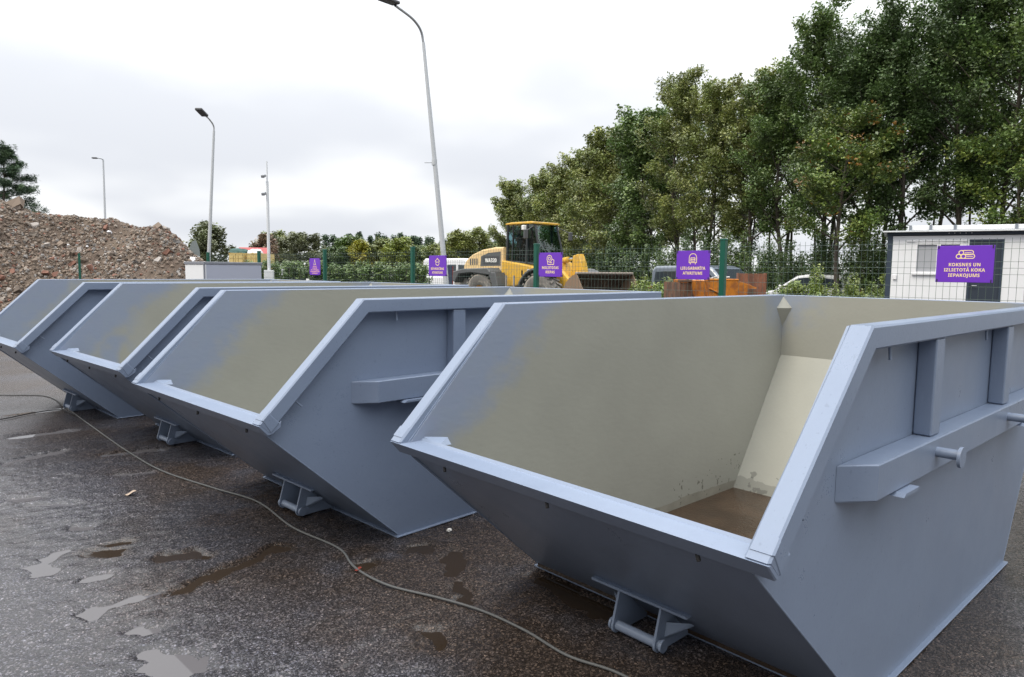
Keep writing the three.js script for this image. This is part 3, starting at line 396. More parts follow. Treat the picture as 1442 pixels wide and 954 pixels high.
  // a sheet of scrap sticking out of the right slope
  const sc = solo('scrap_sheet', along([[0, 0], [0.12, 0.72], [0.3, 0.85], [0.55, 0.4], [0.66, 0]], 0, 0.03, 0.004), mat(lin(0.12, 0.14, 0.14), 0.6), 'dark scrap sheet sticking out of the right slope of the rubble heap', 'scrap'); sc.scale.setScalar(0.7); sc.position.set(-12.35, 2.15, -27.1); sc.rotation.set(-0.2, 0.2, -0.1);
}
console.log('fence, cabin, lamps, heap');

// ---------------------------------------------------------------- foliage
const leafMat = new THREE.MeshPhysicalMaterial({ color: 0xffffff, roughness: 0.45, side: THREE.DoubleSide, transmission: 0.42, thickness: 0 });
const needleMat = mat(lin(1, 1, 1), 0.85, { side: THREE.DoubleSide });
const barkMat = new THREE.MeshPhysicalMaterial({ map: tex(256, 512, (i, j) => { const v = 0.6 + 0.8 * fbm(i / 6, j / 40, 4); return [0.085 * v, 0.072 * v, 0.058 * v]; }), roughness: 0.95 });
function clumpGeo(seed, n, rad, L, W) { // n folded leaves spread through a small volume
  const R = rng(seed), p = [], idx = []; const v = new THREE.Vector3(), e = new THREE.Euler(), c = new THREE.Vector3();
  for (let k = 0; k < n; k++) { c.set(R() * 2 - 1, R() * 2 - 1, R() * 2 - 1); if (c.length() > 1) c.multiplyScalar(0.7); c.multiplyScalar(rad); e.set((R() - 0.5) * 1.9, R() * 6.28, (R() - 0.5) * 1.6); const s = 0.7 + 0.6 * R(), o = p.length / 3; for (const [x, y, z] of [[0, 0, -L / 2], [W / 2, 0.18 * W, 0], [0, 0, L / 2], [-W / 2, 0.18 * W, 0]]) { v.set(x * s, y * s, z * s).applyEuler(e).add(c); p.push(v.x, v.y, v.z); } idx.push(o, o + 2, o + 1, o, o + 3, o + 2); }
  const g = new THREE.BufferGeometry(); g.setAttribute('position', new THREE.Float32BufferAttribute(p, 3)); g.setIndex(idx); g.computeVertexNormals(); return g;
}
const CL = { near: [clumpGeo(1, 22, 0.26, 0.115, 0.075), clumpGeo(2, 22, 0.26, 0.115, 0.075)], mid: [clumpGeo(3, 20, 0.36, 0.17, 0.115), clumpGeo(4, 20, 0.36, 0.17, 0.115)], far: [clumpGeo(5, 16, 0.6, 0.36, 0.26)], shrub: [clumpGeo(6, 16, 0.16, 0.085, 0.045)], needle: [clumpGeo(7, 34, 0.30, 0.26, 0.035)] };
function taperTube(pts, r0, r1, sides = 6) { // smooth tapered limb
  const cv = new THREE.CatmullRomCurve3(pts), n = pts.length * 2, g = new THREE.TubeGeometry(cv, n, 1, sides), p = g.attributes.position, c = new THREE.Vector3();
  for (let i = 0; i <= n; i++) { cv.getPointAt(i / n, c); const r = lerp(r0, r1, i / n); for (let j = 0; j <= sides; j++) { const o = i * (sides + 1) + j; p.setXYZ(o, c.x + (p.getX(o) - c.x) * r, c.y + (p.getY(o) - c.y) * r, c.z + (p.getZ(o) - c.z) * r); } }
  return g;
}
function crownMesh(list, geos, m, parent, cols, R, sMin, sMax) {
  geos.forEach((geo, v) => { const mine = list.filter((_, i) => i % geos.length === v), im = lit(new THREE.InstancedMesh(geo, m, mine.length)), M = new THREE.Matrix4(), q = new THREE.Quaternion(), e = new THREE.Euler(), c = new THREE.Color(); im.name = 'crown'; im.userData.kind = 'stuff';
    mine.forEach((p, i) => { const s = lerp(sMin, sMax, R()); e.set((R() - 0.5) * 0.9, R() * 6.28, (R() - 0.5) * 0.9); q.setFromEuler(e); M.compose(new THREE.Vector3(p[0], p[1], p[2]), q, new THREE.Vector3(s, s, s)); im.setMatrixAt(i, M); const k = cols[(R() * cols.length) | 0], f = (0.75 + 0.5 * R()) * (p[3] || 1); im.setColorAt(i, c.setRGB(k[0] * f, k[1] * f, k[2] * f)); });
    parent.add(im); });
}
const OLIVE = [[0.248, 0.281, 0.081], [0.220, 0.264, 0.079], [0.270, 0.286, 0.092], [0.187, 0.235, 0.073]], GREEN = [[0.138, 0.211, 0.057], [0.116, 0.187, 0.053], [0.165, 0.229, 0.062], [0.127, 0.198, 0.062]], DEEP = [[0.101, 0.165, 0.053], [0.086, 0.145, 0.048], [0.119, 0.185, 0.057]], LIME = [[0.204, 0.270, 0.055], [0.171, 0.244, 0.053], [0.231, 0.275, 0.062]];
function tree(name, label, o) {
  const R = rng(o.seed), t = thing(name, label, 'tree', [o.x, 0, o.z], R() * 6.28, o.group), h = o.h, base = o.base ?? 0.25, wood = [], cl = [];
  const sway = (R() - 0.5) * 0.12, sway2 = (R() - 0.5) * 0.12, axis = y => new THREE.Vector3(sway * y + 0.15 * Math.sin(y * 0.7 + o.seed), y, sway2 * y + 0.15 * Math.cos(y * 0.6 + o.seed));
  const tp = []; for (let k = 0; k <= 7; k++) tp.push(axis(h * 0.96 * k / 7)); wood.push(taperTube(tp, o.trunk || 0.14, 0.02, 7));
  const nl = o.limbs || 20;
  for (let k = 0; k < nl; k++) {
    const f = base + (0.97 - base) * Math.pow((k + 0.5 * R()) / nl, 0.9), y = h * f, u = (f - base) / (1 - base), prof = o.prof ? o.prof(u) : Math.pow(Math.sin(Math.PI * Math.min(1, 0.22 + 0.80 * u)), 0.75) + 0.1, len = o.rad * prof * (0.65 + 0.55 * R()), az = k * 2.399 + R() * 0.9, rise = (o.rise ?? 0.65) * (0.6 + 0.8 * R());
    const s = axis(y), dir = new THREE.Vector3(Math.cos(az), rise, Math.sin(az)), mid = s.clone().addScaledVector(dir, len * 0.5), end = s.clone().addScaledVector(dir, len); mid.y += 0.12 * len * (R() - 0.3); end.y += 0.1 * len * (R() - 0.6);
    const r0 = Math.max(0.012, (o.trunk || 0.14) * 0.42 * (1 - 0.6 * u)); wood.push(taperTube([s, mid, end], r0, 0.008, 5));
    const ns = 4 + (len * 1.6 | 0);
    for (let b = 0; b < ns; b++) {
      const w = 0.25 + 0.75 * (b + R()) / ns, at = s.clone().lerp(mid, Math.min(1, w * 2)).lerp(end, Math.max(0, w * 2 - 1)), bl = (0.35 + 0.55 * R()) * Math.max(0.5, len * 0.36), ba = az + (R() - 0.5) * 2.6, bd = new THREE.Vector3(Math.cos(ba), 0.2 + 0.7 * R(), Math.sin(ba)), be = at.clone().addScaledVector(bd, bl);
      if (b % 2 === 0) wood.push(taperTube([at, at.clone().lerp(be, 0.5), be], r0 * 0.4, 0.005, 4));
      const nc = Math.max(2, Math.round((o.dens || 9) * (0.5 + R())));
      const tone = 0.70 + 0.76 * R();
      for (let c = 0; c < nc; c++) { const v = 0.35 + 0.75 * Math.sqrt(R()), sp = (o.spread || 0.42); cl.push([lerp(at.x, be.x, v) + (R() + R() - 1) * sp, lerp(at.y, be.y, v) + (R() + R() - 1) * sp * 0.75, lerp(at.z, be.z, v) + (R() + R() - 1) * sp, tone]); }
    }
  }
  for (let k = 0; k < (o.top ?? 16); k++) { const f = R(), p = axis(h * (0.84 + 0.18 * f)), w = 0.9 * (1.1 - f); cl.push([p.x + (R() - 0.5) * w, p.y, p.z + (R() - 0.5) * w, 1]); }
  for (let k = 0; k < (o.spires || 0); k++) { const a = R() * 6.28, y = h * (0.62 + 0.28 * R()), r = o.rad * (0.2 + 0.55 * R()), b = axis(y), l = 1.0 + 1.5 * R(), e = new THREE.Vector3(b.x + Math.cos(a) * r, Math.min(y + l, h * 1.03), b.z + Math.sin(a) * r); wood.push(taperTube([b, b.clone().lerp(e, 0.5).add(new THREE.Vector3(Math.cos(a) * 0.2, -0.1, Math.sin(a) * 0.2)), e], 0.03, 0.006, 4)); const tn = 0.8 + 0.5 * R(); for (let c = 0; c < 26; c++) { const f = R(), w = 0.42 * (1.1 - f); cl.push([lerp(b.x, e.x, 0.4 + 0.6 * f) + (R() - 0.5) * 2 * w, lerp(b.y, e.y, 0.25 + 0.8 * f), lerp(b.z, e.z, 0.4 + 0.6 * f) + (R() - 0.5) * 2 * w, tn]); } }
  part('trunk', wood, barkMat, t);
  crownMesh(cl, CL[o.leaf || 'near'], o.leaf === 'needle' ? needleMat : leafMat, t, o.cols, R, o.s0 || 0.75, o.s1 || 1.25);
  return t;
}
// belt of wood from the loader (far) to the right edge (near), and on beyond the frame
const BELT = [ // x, z, height, radius, colour, crown base, leaf
  [0.3, -76, 10.4, 2.4, OLIVE, 0.06, 'mid'], [2.9, -70, 10.6, 2.6, OLIVE, 0.06, 'mid'], [4.6, -64, 10.2, 2.4, OLIVE, 0.08, 'mid'], [6.3, -59, 11.0, 2.5, OLIVE, 0.10, 'mid'], [7.3, -52, 11.2, 2.4, OLIVE, 0.10, 'mid'], [8.1, -46, 11.2, 2.2, GREEN, 0.14, 'mid'],
  [9.2, -40.5, 12.4, 1.7, OLIVE, 0.2, 'near'], [10.5, -38, 11.2, 1.9, OLIVE, 0.22, 'near'], [11.7, -36, 11.0, 1.9, OLIVE, 0.26, 'near'], [12.9, -34, 10.4, 1.9, GREEN, 0.28, 'near'], [13.8, -31.2, 12.7, 2.0, GREEN, 0.24, 'near'], [14.9, -30.2, 10.9, 2.0, DEEP, 0.28, 'near'], [16.1, -29.2, 11.9, 2.1, DEEP, 0.26, 'near'], [17.2, -28, 12.6, 2.2, DEEP, 0.26, 'near'], [18.4, -26.8, 12.0, 2.2, GREEN, 0.26, 'near'],
];
BELT.forEach(([x, z, h, rad, cols, base, leaf], i) => tree('belt_tree', [`olive green leafy tree, ${ORD[i]} from the left in the wood's front row`, `green leafy tree, ${ORD[i]} from the left in the wood's front row`, `dark green leafy tree, ${ORD[i]} from the left in the wood's front row`][cols === OLIVE ? 0 : cols === GREEN ? 1 : 2], { x, z, h, rad, cols, base, leaf, seed: 300 + i * 7, limbs: 34, spires: 14, dens: leaf === 'near' ? 7 : 6, trunk: 0.13, rise: 0.95, top: 30, spread: leaf === 'near' ? 0.36 : 0.46, prof: u => (u < 0.35 ? 0.75 + 0.9 * u : 1.065 - 0.95 * (u - 0.35)) * 0.95, group: 'front row trees of the wood' }));
for (const [i, [x, z, h, rad, base]] of [[3.6, -75, 10.6, 2.2, 0.1], [7.6, -64, 10.8, 2.2, 0.12], [10.0, -52, 11.2, 2.2, 0.2], [11.4, -45, 10.9, 2.0, 0.26], [13.2, -41, 10.7, 1.9, 0.3], [14.8, -38.5, 11.0, 2.0, 0.34], [16.2, -36, 11.4, 2.0, 0.36], [17.9, -34.5, 12.2, 2.1, 0.34], [19.6, -33, 12.4, 2.2, 0.34], [20.9, -31, 12.2, 2.2, 0.34]].entries())
  tree('back_tree', `slender tree, ${ORD[i]} from the left in the shaded back row of the wood`, { x, z, h, rad, cols: i % 3 ? DEEP : GREEN, base, leaf: i < 3 ? 'mid' : 'near', seed: 700 + i * 11, limbs: 26, dens: 6, trunk: 0.12, rise: 0.85, group: 'back row trees of the wood' });
tree('oak_tree', 'lime green oak with orange tinged boughs in front of the dark wood', { x: 13.1, z: -28.6, h: 8.0, rad: 1.75, cols: [...LIME, ...LIME, ...GREEN, ...LIME, ...GREEN, [0.30, 0.15, 0.02]], base: 0.30, leaf: 'near', seed: 41, limbs: 16, dens: 10, trunk: 0.12, rise: 0.5 });
tree('oak_tree', 'yellow green oak low at the right edge above the cabin roof', { x: 17.9, z: -25.4, h: 7.2, rad: 1.8, cols: [...LIME, ...GREEN], base: 0.40, leaf: 'near', seed: 47, limbs: 14, dens: 9, trunk: 0.12, rise: 0.5 });
// bare slim stems standing in the shade
for (let k = 0; k < 16; k++) { const R = rng(900 + k), u = k / 15, x = lerp(9.2, 20.5, u) + R() * 0.8, z = lerp(-42, -29.5, u) - R() * 3, h = 5.5 + 2.5 * R(), p = [0, 0.35, 0.7, 1].map(f => new THREE.Vector3(x + (R() - 0.5) * 0.5 * f, h * f, z + (R() - 0.5) * 0.5)); solo('bare_stem', taperTube(p, 0.06 + 0.04 * R(), 0.03, 6), barkMat, 'thin bare tree stem in the shade between the wood\'s trunks', 'tree stem', 'bare stems in the wood'); }
// understorey and shrubs
function shrub(name, label, o) {
  const R = rng(o.seed), t = thing(name, label, o.cat || 'shrub', [o.x, 0, o.z], R() * 6, o.group), stems = [], cl = [], n = o.stems || 9;
  for (let k = 0; k < n; k++) { const a = R() * 6.28, r = o.rad * Math.sqrt(R()), h = o.h * (0.55 + 0.45 * R()) * (1 - 0.25 * r / o.rad), bx = Math.cos(a) * r * 0.5, bz = Math.sin(a) * r * 0.5, ex = Math.cos(a) * r, ez = Math.sin(a) * r; stems.push(taperTube([new THREE.Vector3(bx, 0, bz), new THREE.Vector3(lerp(bx, ex, 0.5), h * 0.5, lerp(bz, ez, 0.5)), new THREE.Vector3(ex, h * 0.97, ez)], 0.018, 0.005, 4)); const m = Math.round((o.dens || 26) * h / o.h); for (let c = 0; c < m; c++) { const f = 0.08 + 0.95 * R(), w = (o.width || 0.28) * (1.15 - 0.75 * f); cl.push([lerp(bx, ex, f) + (R() + R() - 1) * w, h * f, lerp(bz, ez, f) + (R() + R() - 1) * w, o.tone || 1]); } }
  part('stem', stems, barkMat, t); crownMesh(cl, CL[o.leaf || 'shrub'], leafMat, t, o.cols, R, o.s0 || 0.8, o.s1 || 1.3); t.children.filter(c => c.name === 'crown').forEach(c => c.name = 'foliage'); return t;
}
const US = [[1.2, -72], [3.4, -67], [5.2, -61], [6.4, -55], [7.2, -50], [7.8, -44], [8.6, -40], [9.7, -37.5], [10.7, -36], [11.6, -34.5], [12.6, -33], [13.4, -31.5], [14.6, -30], [15.7, -28.8], [16.9, -27.6], [18.1, -26.4]];
US.forEach(([x, z], i) => shrub('understorey_bush', `tall dark green bush, ${ORD[i]} from the left along the foot of the wood`, { x: x - 0.4, z: z + 1.1, h: i < 6 ? 3.8 : 3.7 + 1.0 * ((i * 37) % 5) / 4, rad: 1.35, stems: 17, dens: 36, width: 0.5, leaf: i < 6 ? 'mid' : 'near', cols: i % 3 === 0 ? GREEN : DEEP, seed: 1200 + i * 5, s0: 0.6, s1: 1.0, cat: 'bush', group: 'understorey bushes' }));
[[9.6, -43], [11.2, -40.5], [12.6, -38.5], [13.8, -36.5], [15.0, -35], [16.4, -33.5], [17.8, -32], [19.2, -30.5], [20.4, -29]].forEach(([x, z], i) => shrub('thicket_bush', `shaded bush, ${ORD[i]} from the left behind the front trunks of the wood`, { x, z, h: 3.2 + 0.5 * (i % 3), rad: 1.3, stems: 13, dens: 26, width: 0.5, leaf: 'near', cols: DEEP, seed: 1300 + i * 5, s0: 0.7, s1: 1.1, cat: 'bush', group: 'bushes behind the front trunks' }));
const SH = [[4.2, -21.2, 1.45], [4.6, -20.5, 1.3], [3.9, -19.6, 1.4], [5.0, -19.6, 1.25], [9.0, -23.2, 1.5], [9.6, -22.6, 1.75], [10.2, -23.0, 1.55], [10.8, -22.4, 1.5], [11.4, -22.6, 1.45], [11.9, -22.0, 1.8], [12.5, -22.2, 1.5], [12.9, -21.6, 2.0], [8.3, -24.5, 1.4], [7.6, -25.6, 1.5], [3.6, -26.5, 1.5], [2.9, -27.5, 1.6]];
SH.forEach(([x, z, h], i) => shrub('sapling_shrub', `fresh green young shrub, ${ORD[i]} of those sprouting behind the fence`, { x, z, h: h * 1.15, rad: 0.62, stems: 11, dens: 34, tone: 1.2, cols: LIME.concat([[0.14, 0.19, 0.045]]), seed: 1500 + i * 3, group: 'young shrubs behind the fence' }));
// clipped hedge of young trees left of the loader
{
  const R = rng(64), t = thing('hedge', 'long green hedge of young trees beyond the fence', 'hedge', [0, 0, 0]), cl = [], st = [];
  for (let k = 0; k < 115; k++) { const u = k / 114, x = lerp(-13.2, -4.2, u) + (R() - 0.5) * 0.3, z = lerp(-35, -35.5, u) + (R() - 0.5) * 0.9, h = 1.55 + 0.42 * R(); st.push(rod([x, 0, z], [x, h * 0.9, z], 0.02, 4)); for (let c = 0; c < 34; c++) { const f = 0.06 + 0.96 * R(), w = 0.34 * (1.1 - 0.8 * f); cl.push([x + (R() + R() - 1) * w, h * f, z + (R() + R() - 1) * w, 1.35]); } }
  part('stem', st, barkMat, t); crownMesh(cl, [clumpGeo(17, 12, 0.2, 0.12, 0.075)], leafMat, t, [...GREEN, [0.105, 0.150, 0.040], [0.090, 0.135, 0.036]], R, 0.7, 1.15); t.children[1].name = 'foliage';
}
// mixed trees in the distance, left of the loader
const FAR = [[-40.5, -96, 7.0, 2.6, [[0.158, 0.176, 0.084], [0.139, 0.167, 0.074]], 'small grey green tree above the yellow containers'], [-38.3, -110, 6.4, 1.6, [[0.298, 0.205, 0.149], [0.223, 0.186, 0.112]], 'reddish brown small tree beside the thin white mast'], [-41.5, -126, 7.6, 3.2, OLIVE, 'round olive tree, left of two above the hedge'], [-37, -124, 7.2, 3.8, [[0.176, 0.196, 0.094], [0.158, 0.176, 0.094]], 'round grey olive tree, right of two above the hedge'],
  [-29.5, -130, 7.0, 3.0, GREEN, 'green tree just right of the farthest purple sign'], [-27.0, -128, 6.4, 1.9, [[0.409, 0.372, 0.055], [0.317, 0.335, 0.055]], 'bright yellow green tree among the distant trees'], [-24.0, -130, 6.6, 2.4, OLIVE, 'olive tree among the distant trees, right of the yellow green one'], [-19.8, -126, 6.9, 2.1, [[0.278, 0.317, 0.055], [0.223, 0.278, 0.065]], 'tall light green tree in the middle of the distant tree line'], [-16.6, -128, 5.4, 2.4, [[0.186, 0.242, 0.102], [0.167, 0.223, 0.094]], 'pale rounded willow in the distant tree line'], [-13.0, -122, 5.6, 2.2, OLIVE, 'low olive tree left of the tall lamp post'], [-9.0, -115, 7.6, 2.9, [[0.242, 0.260, 0.065], [0.205, 0.242, 0.055]], 'broad olive tree behind the leaning lamp post'], [-5.6, -118, 8.2, 2.3, OLIVE, 'tall olive tree left of the loader, right of the lamp post'], [-32.8, -132, 5.0, 2.8, DEEP, 'low dark bush between the round trees and the green tree']];
FAR.forEach(([x, z, h, rad, cols, label], i) => tree('distant_tree', label, { x, z, h, rad, cols, base: 0.08, leaf: 'far', seed: 2000 + i * 13, limbs: 18, dens: 4, trunk: 0.16, spread: 0.6, s0: 0.7, s1: 1.2, rise: 0.45, group: 'distant trees left of the loader' }));
{ // conifer forest on the skyline reads as one mass
  const R = rng(33), cl = [], add = (x, z, h) => { for (let c = 0; c < 70; c++) { const f = 0.1 + 0.9 * R(), r = (1 - f) * 2.0 + 0.15, a = R() * 6.28; cl.push([x + Math.cos(a) * r, h * f, z + Math.sin(a) * r, 0.9]); } };
  for (let k = 0; k < 130; k++) { const u = R(), x = lerp(-62, 28, u), z = -235 - 30 * R(); add(x, z, 9.8 + 2.8 * R() + 1.2 * Math.sin(u * 9)); }
  const g = new THREE.Group(); g.name = 'conifer_forest'; g.userData = { kind: 'stuff', label: 'dark conifer forest along the distant skyline', category: 'forest' }; scene.add(g);
  crownMesh(cl, [clumpGeo(21, 18, 1.0, 0.9, 0.45)], needleMat, g, [[0.088, 0.138, 0.078], [0.100, 0.155, 0.085], [0.076, 0.124, 0.074]], R, 0.7, 1.2); g.children[0].name = 'foliage';
}
tree('spruce_tree', 'dark spreading conifer behind the rubble heap at the left edge', { x: -42.4, z: -60, h: 11.6, rad: 3.0, cols: [[0.050, 0.088, 0.044], [0.062, 0.104, 0.046], [0.042, 0.076, 0.046]], base: 0.22, leaf: 'needle', seed: 61, limbs: 34, dens: 6, trunk: 0.2, rise: 0.18, spread: 0.32, s0: 0.8, s1: 1.4, prof: u => 1.05 * (1 - u) + 0.12 });
// wood carried on out of view: trees added to darken the skips' right sides
for (const [i, [x, z, s]] of [[20.0, -24.0, 1.0], [20.6, -20.5, 1.05], [20.2, -17.0, 0.95], [20.8, -13.5, 1.05], [20.1, -10.0, 1.0], [20.7, -6.5, 1.06], [20.0, -3.0, 1.0], [20.4, 0.5, 1.04], [19.6, 4.0, 1.0], [18.6, 7.5, 1.05], [17.0, 10.8, 1.0], [14.6, 13.6, 1.04], [11.5, 15.6, 1.0]].entries()) { const src = scene.children.filter(o => o.name.startsWith('belt_tree'))[9 + i % 6], c = src.clone(); c.name = numbered('added_edge_tree'); c.position.set(x, 0, z); c.scale.setScalar(s); c.rotation.y = i * 1.7; c.userData = { label: 'unseen leafy tree added beyond the right edge to block low sky', category: 'tree', group: 'added trees beyond the right edge' }; scene.add(c); }
console.log('plants');

// ---------------------------------------------------------------- wheel loader (local +x forward, +z its right hand side)
{
  const t = thing('wheel_loader', 'yellow wheel loader with glazed cab and empty bucket behind the fence', 'wheel loader', [0.72, 0, -25.4], -48 * Math.PI / 180);
  const dirt = (c, d, k = 0.5) => tex(512, 512, (i, j) => { const n = sstep(0.45, 0.75, fbm(i / 50, j / 50, 5)) * k, f = 0.9 + 0.2 * fbm(i / 12, j / 12, 3); return c.map((v, q) => lerp(v, d[q], n) * f); });
  const yel = new THREE.MeshPhysicalMaterial({ map: dirt([0.62, 0.36, 0.035], [0.40, 0.28, 0.12], 0.5), roughness: 0.45 }), pale = new THREE.MeshPhysicalMaterial({ map: dirt([0.70, 0.50, 0.24], [0.56, 0.42, 0.25], 0.6), roughness: 0.5 }), dark = mat(lin(0.085, 0.088, 0.092), 0.6), black = mat(lin(0.012, 0.012, 0.013), 0.7), frame = mat(lin(0.020, 0.024, 0.026), 0.5), rubber = new THREE.MeshPhysicalMaterial({ map: dirt([0.14, 0.13, 0.12], [0.32, 0.29, 0.25], 1.0), roughness: 0.9 }), glass = new THREE.MeshPhysicalMaterial({ color: lin(0.62, 0.74, 0.76), transmission: 1, roughness: 0.0, thickness: 0 }), dusty = new THREE.MeshPhysicalMaterial({ map: dirt([0.30, 0.28, 0.26], [0.22, 0.19, 0.16], 1), roughness: 0.9 }), steel = new THREE.MeshPhysicalMaterial({ map: dirt([0.050, 0.036, 0.028], [0.11, 0.075, 0.05], 0.9), roughness: 0.65 }), chrome = mat(lin(0.7, 0.7, 0.7), 0.2, { metalness: 1 }), grey = mat(lin(0.30, 0.30, 0.31), 0.7), white = mat(lin(0.75, 0.75, 0.73), 0.4);
  // hood
  const hood = part('hood', along([[-3.0, 1.55], [-3.02, 1.80], [-2.85, 2.05], [-2.5, 2.25], [-1.9, 2.42], [-1.2, 2.50], [-0.72, 2.50], [-0.72, 1.60]], -0.78, 0.78, 0.06, 3), pale, t);
  for (const s of [1, -1]) {
    for (let k = 0; k < 4; k++) part('vent_slot', box(-2.62 + k * 0.13, -2.55 + k * 0.13, 1.86, 2.10, s * 0.779, s * 0.785), dark, hood);
    part('side_panel', along([[-2.0, 1.82], [-1.95, 2.18], [-1.55, 2.30], [-0.86, 2.34], [-0.86, 1.84]], s > 0 ? 0.781 : -0.787, s > 0 ? 0.787 : -0.781), dark, hood);
  }
  const cv = document.createElement('canvas'); cv.width = 512; cv.height = 160; const cx = cv.getContext('2d'); cx.fillStyle = '#3f4042'; cx.fillRect(0, 0, 512, 160); cx.fillStyle = '#f4f4f0'; cx.font = 'bold 112px sans-serif'; cx.textAlign = 'center'; cx.fillText('WA320', 258, 120); const ct = new THREE.CanvasTexture(cv); ct.colorSpace = THREE.SRGBColorSpace;
  const pl = new THREE.PlaneGeometry(0.92, 0.29); pl.translate(-1.40, 2.03, 0.7895); part('model_marking', pl, new THREE.MeshPhysicalMaterial({ map: ct, roughness: 0.5 }), hood);
  part('exhaust_stack', [rod([-1.0, 2.45, -0.25], [-1.0, 2.95, -0.25], 0.11, 14), rod([-1.0, 2.75, -0.25], [-1.0, 2.86, -0.25], 0.16, 14), rod([-1.0, 2.95, -0.25], [-1.0, 3.15, -0.25], 0.05, 10)], black, t);
  part('counterweight', along([[-3.35, 0.75], [-3.4, 1.40], [-3.0, 1.55], [-2.3, 1.2], [-2.3, 0.75]], -0.95, 0.95, 0.05, 2), dusty, t);
  part('engine_bay', box(-2.9, -0.7, 0.85, 1.62, -0.6, 0.6, 0.03), black, t);
  // wheels and wings
  const prof = [[0.34, -0.20], [0.44, -0.26], [0.62, -0.27], [0.72, -0.24], [0.765, -0.17], [0.78, 0], [0.765, 0.17], [0.72, 0.24], [0.62, 0.27], [0.44, 0.26], [0.34, 0.20]].map(([a, b]) => new THREE.Vector2(a, b));
  const tyre = new THREE.LatheGeometry(prof, 36); tyre.rotateX(Math.PI / 2);
  const lugs = []; for (let k = 0; k < 26; k++) for (const s of [-1, 1]) { const g = new THREE.BoxGeometry(0.075, 0.05, 0.24); g.rotateY(s * 0.5); g.translate(0, 0.785, s * 0.125); g.rotateZ((k + (s > 0 ? 0.5 : 0)) / 26 * Math.PI * 2); lugs.push(g); }
  const rim = new THREE.LatheGeometry([[0, 0.06], [0.14, 0.06], [0.16, 0.02], [0.30, 0.02], [0.35, 0.17], [0.37, 0.18], [0.37, -0.18], [0, -0.1]].map(([a, b]) => new THREE.Vector2(a, b)), 28); rim.rotateX(Math.PI / 2);
  const tyreG = merge([tyre.toNonIndexed(), ...lugs]);
  for (const x of [-1.5, 1.52]) for (const s of [1, -1]) { const w = part('tyre', tyreG, rubber, t); w.position.set(x, 0.80, s * 1.03); if (s < 0) w.rotation.y = Math.PI; part('wheel_rim', rim, yel, w); }
  for (const s of [1, -1]) {
    const wing = (cx0, r0, r1, a0, a1) => { const sh = new THREE.Shape(); for (let k = 0; k <= 12; k++) { const a = lerp(a0, a1, k / 12), x = cx0 + Math.cos(a) * r1, y = 0.8 + Math.sin(a) * r1; k ? sh.lineTo(x, y) : sh.moveTo(x, y); } for (let k = 12; k >= 0; k--) { const a = lerp(a0, a1, k / 12); sh.lineTo(cx0 + Math.cos(a) * r0, 0.8 + Math.sin(a) * r0); } return sh; };
    part('rear_wing', [along([[-3.0, 1.28], [-2.95, 1.62], [-2.35, 1.72], [-0.95, 1.76], [-0.80, 1.62], [-0.80, 1.50], [-1.9, 1.58], [-2.6, 1.52], [-2.85, 1.2]], s > 0 ? 0.70 : -1.34, s > 0 ? 1.34 : -0.70, 0.03), along([[-0.95, 1.60], [-0.55, 1.60], [-0.42, 1.2], [-0.35, 0.72], [-0.55, 0.70], [-0.72, 1.15]], s > 0 ? 0.72 : -1.32, s > 0 ? 1.32 : -0.72, 0.03)], dark, t);
    part('front_wing', extr2(wing(1.52, 0.90, 0.97, 0.9, 2.75), s > 0 ? 0.75 : -1.32, 0.57), dark, t);
    part('side_step', [box(-0.45, 0.25, 0.50, 0.56, s * 0.85, s * 1.22, 0.02), box(-0.40, 0.20, 0.78, 0.83, s * 0.9, s * 1.2, 0.02), box(-0.30, -0.24, 0.5, 1.5, s * 1.0, s * 1.05), box(0.1, 0.16, 0.5, 1.5, s * 1.0, s * 1.05)], dusty, t);
  }
  function extr2(sh, z0, d) { const g = extr(sh, d, 0.012); g.translate(0, 0, z0); return g; }
  // body under the cab, articulation, front frame
  part('cab_base', along([[-0.75, 1.28], [-0.72, 2.02], [0.15, 1.92], [0.95, 1.80], [1.05, 1.45], [0.5, 1.18], [-0.4, 1.1]], -0.86, 0.86, 0.04, 2), yel, t);
  part('pivot_frame', box(-0.7, 0.8, 0.55, 1.2, -0.45, 0.45, 0.05), steel, t);
  part('front_frame', along([[0.4, 0.55], [0.5, 1.35], [1.1, 1.9], [1.55, 1.95], [1.95, 1.3], [2.1, 0.6]], -0.45, 0.45, 0.04, 2), yel, t);
  part('vent_slot', box(0.32, 0.40, 1.50, 1.68, 0.862, 0.868), black, t); part('warning_label', box(0.62, 0.84, 1.62, 1.72, 0.862, 0.867), white, t);
  // cab
  const y0 = 2.0, y1 = 3.28, cw = 0.62;
  const cab = part('cab_frame', [...[1, -1].flatMap(s => [rod([-0.70, y0 - 0.05, s * cw], [-0.70, y1, s * cw * 0.94], 0.05, 6), rod([-0.42, y0 - 0.05, s * cw], [-0.42, y1, s * cw * 0.94], 0.025, 6), rod([0.32, y0 - 0.1, s * cw], [0.32, y1, s * cw * 0.94], 0.045, 6), rod([1.02, y0 - 0.15, s * cw * 0.92], [0.62, y1, s * cw * 0.86], 0.04, 6), rod([-0.70, y0, s * cw], [0.95, y0 - 0.12, s * cw * 0.93], 0.04, 6)]), rod([-0.70, y0, -cw], [-0.70, y0, cw], 0.04, 6), rod([1.0, y0 - 0.12, -cw * 0.9], [1.0, y0 - 0.12, cw * 0.9], 0.05, 6)], frame, t);
  part('cab_roof', along([[-0.80, y1], [-0.78, y1 + 0.05], [-0.5, y1 + 0.08], [0.5, y1 + 0.08], [0.68, y1 + 0.05], [0.68, y1]], -0.64, 0.64, 0.03, 2), yel, t);
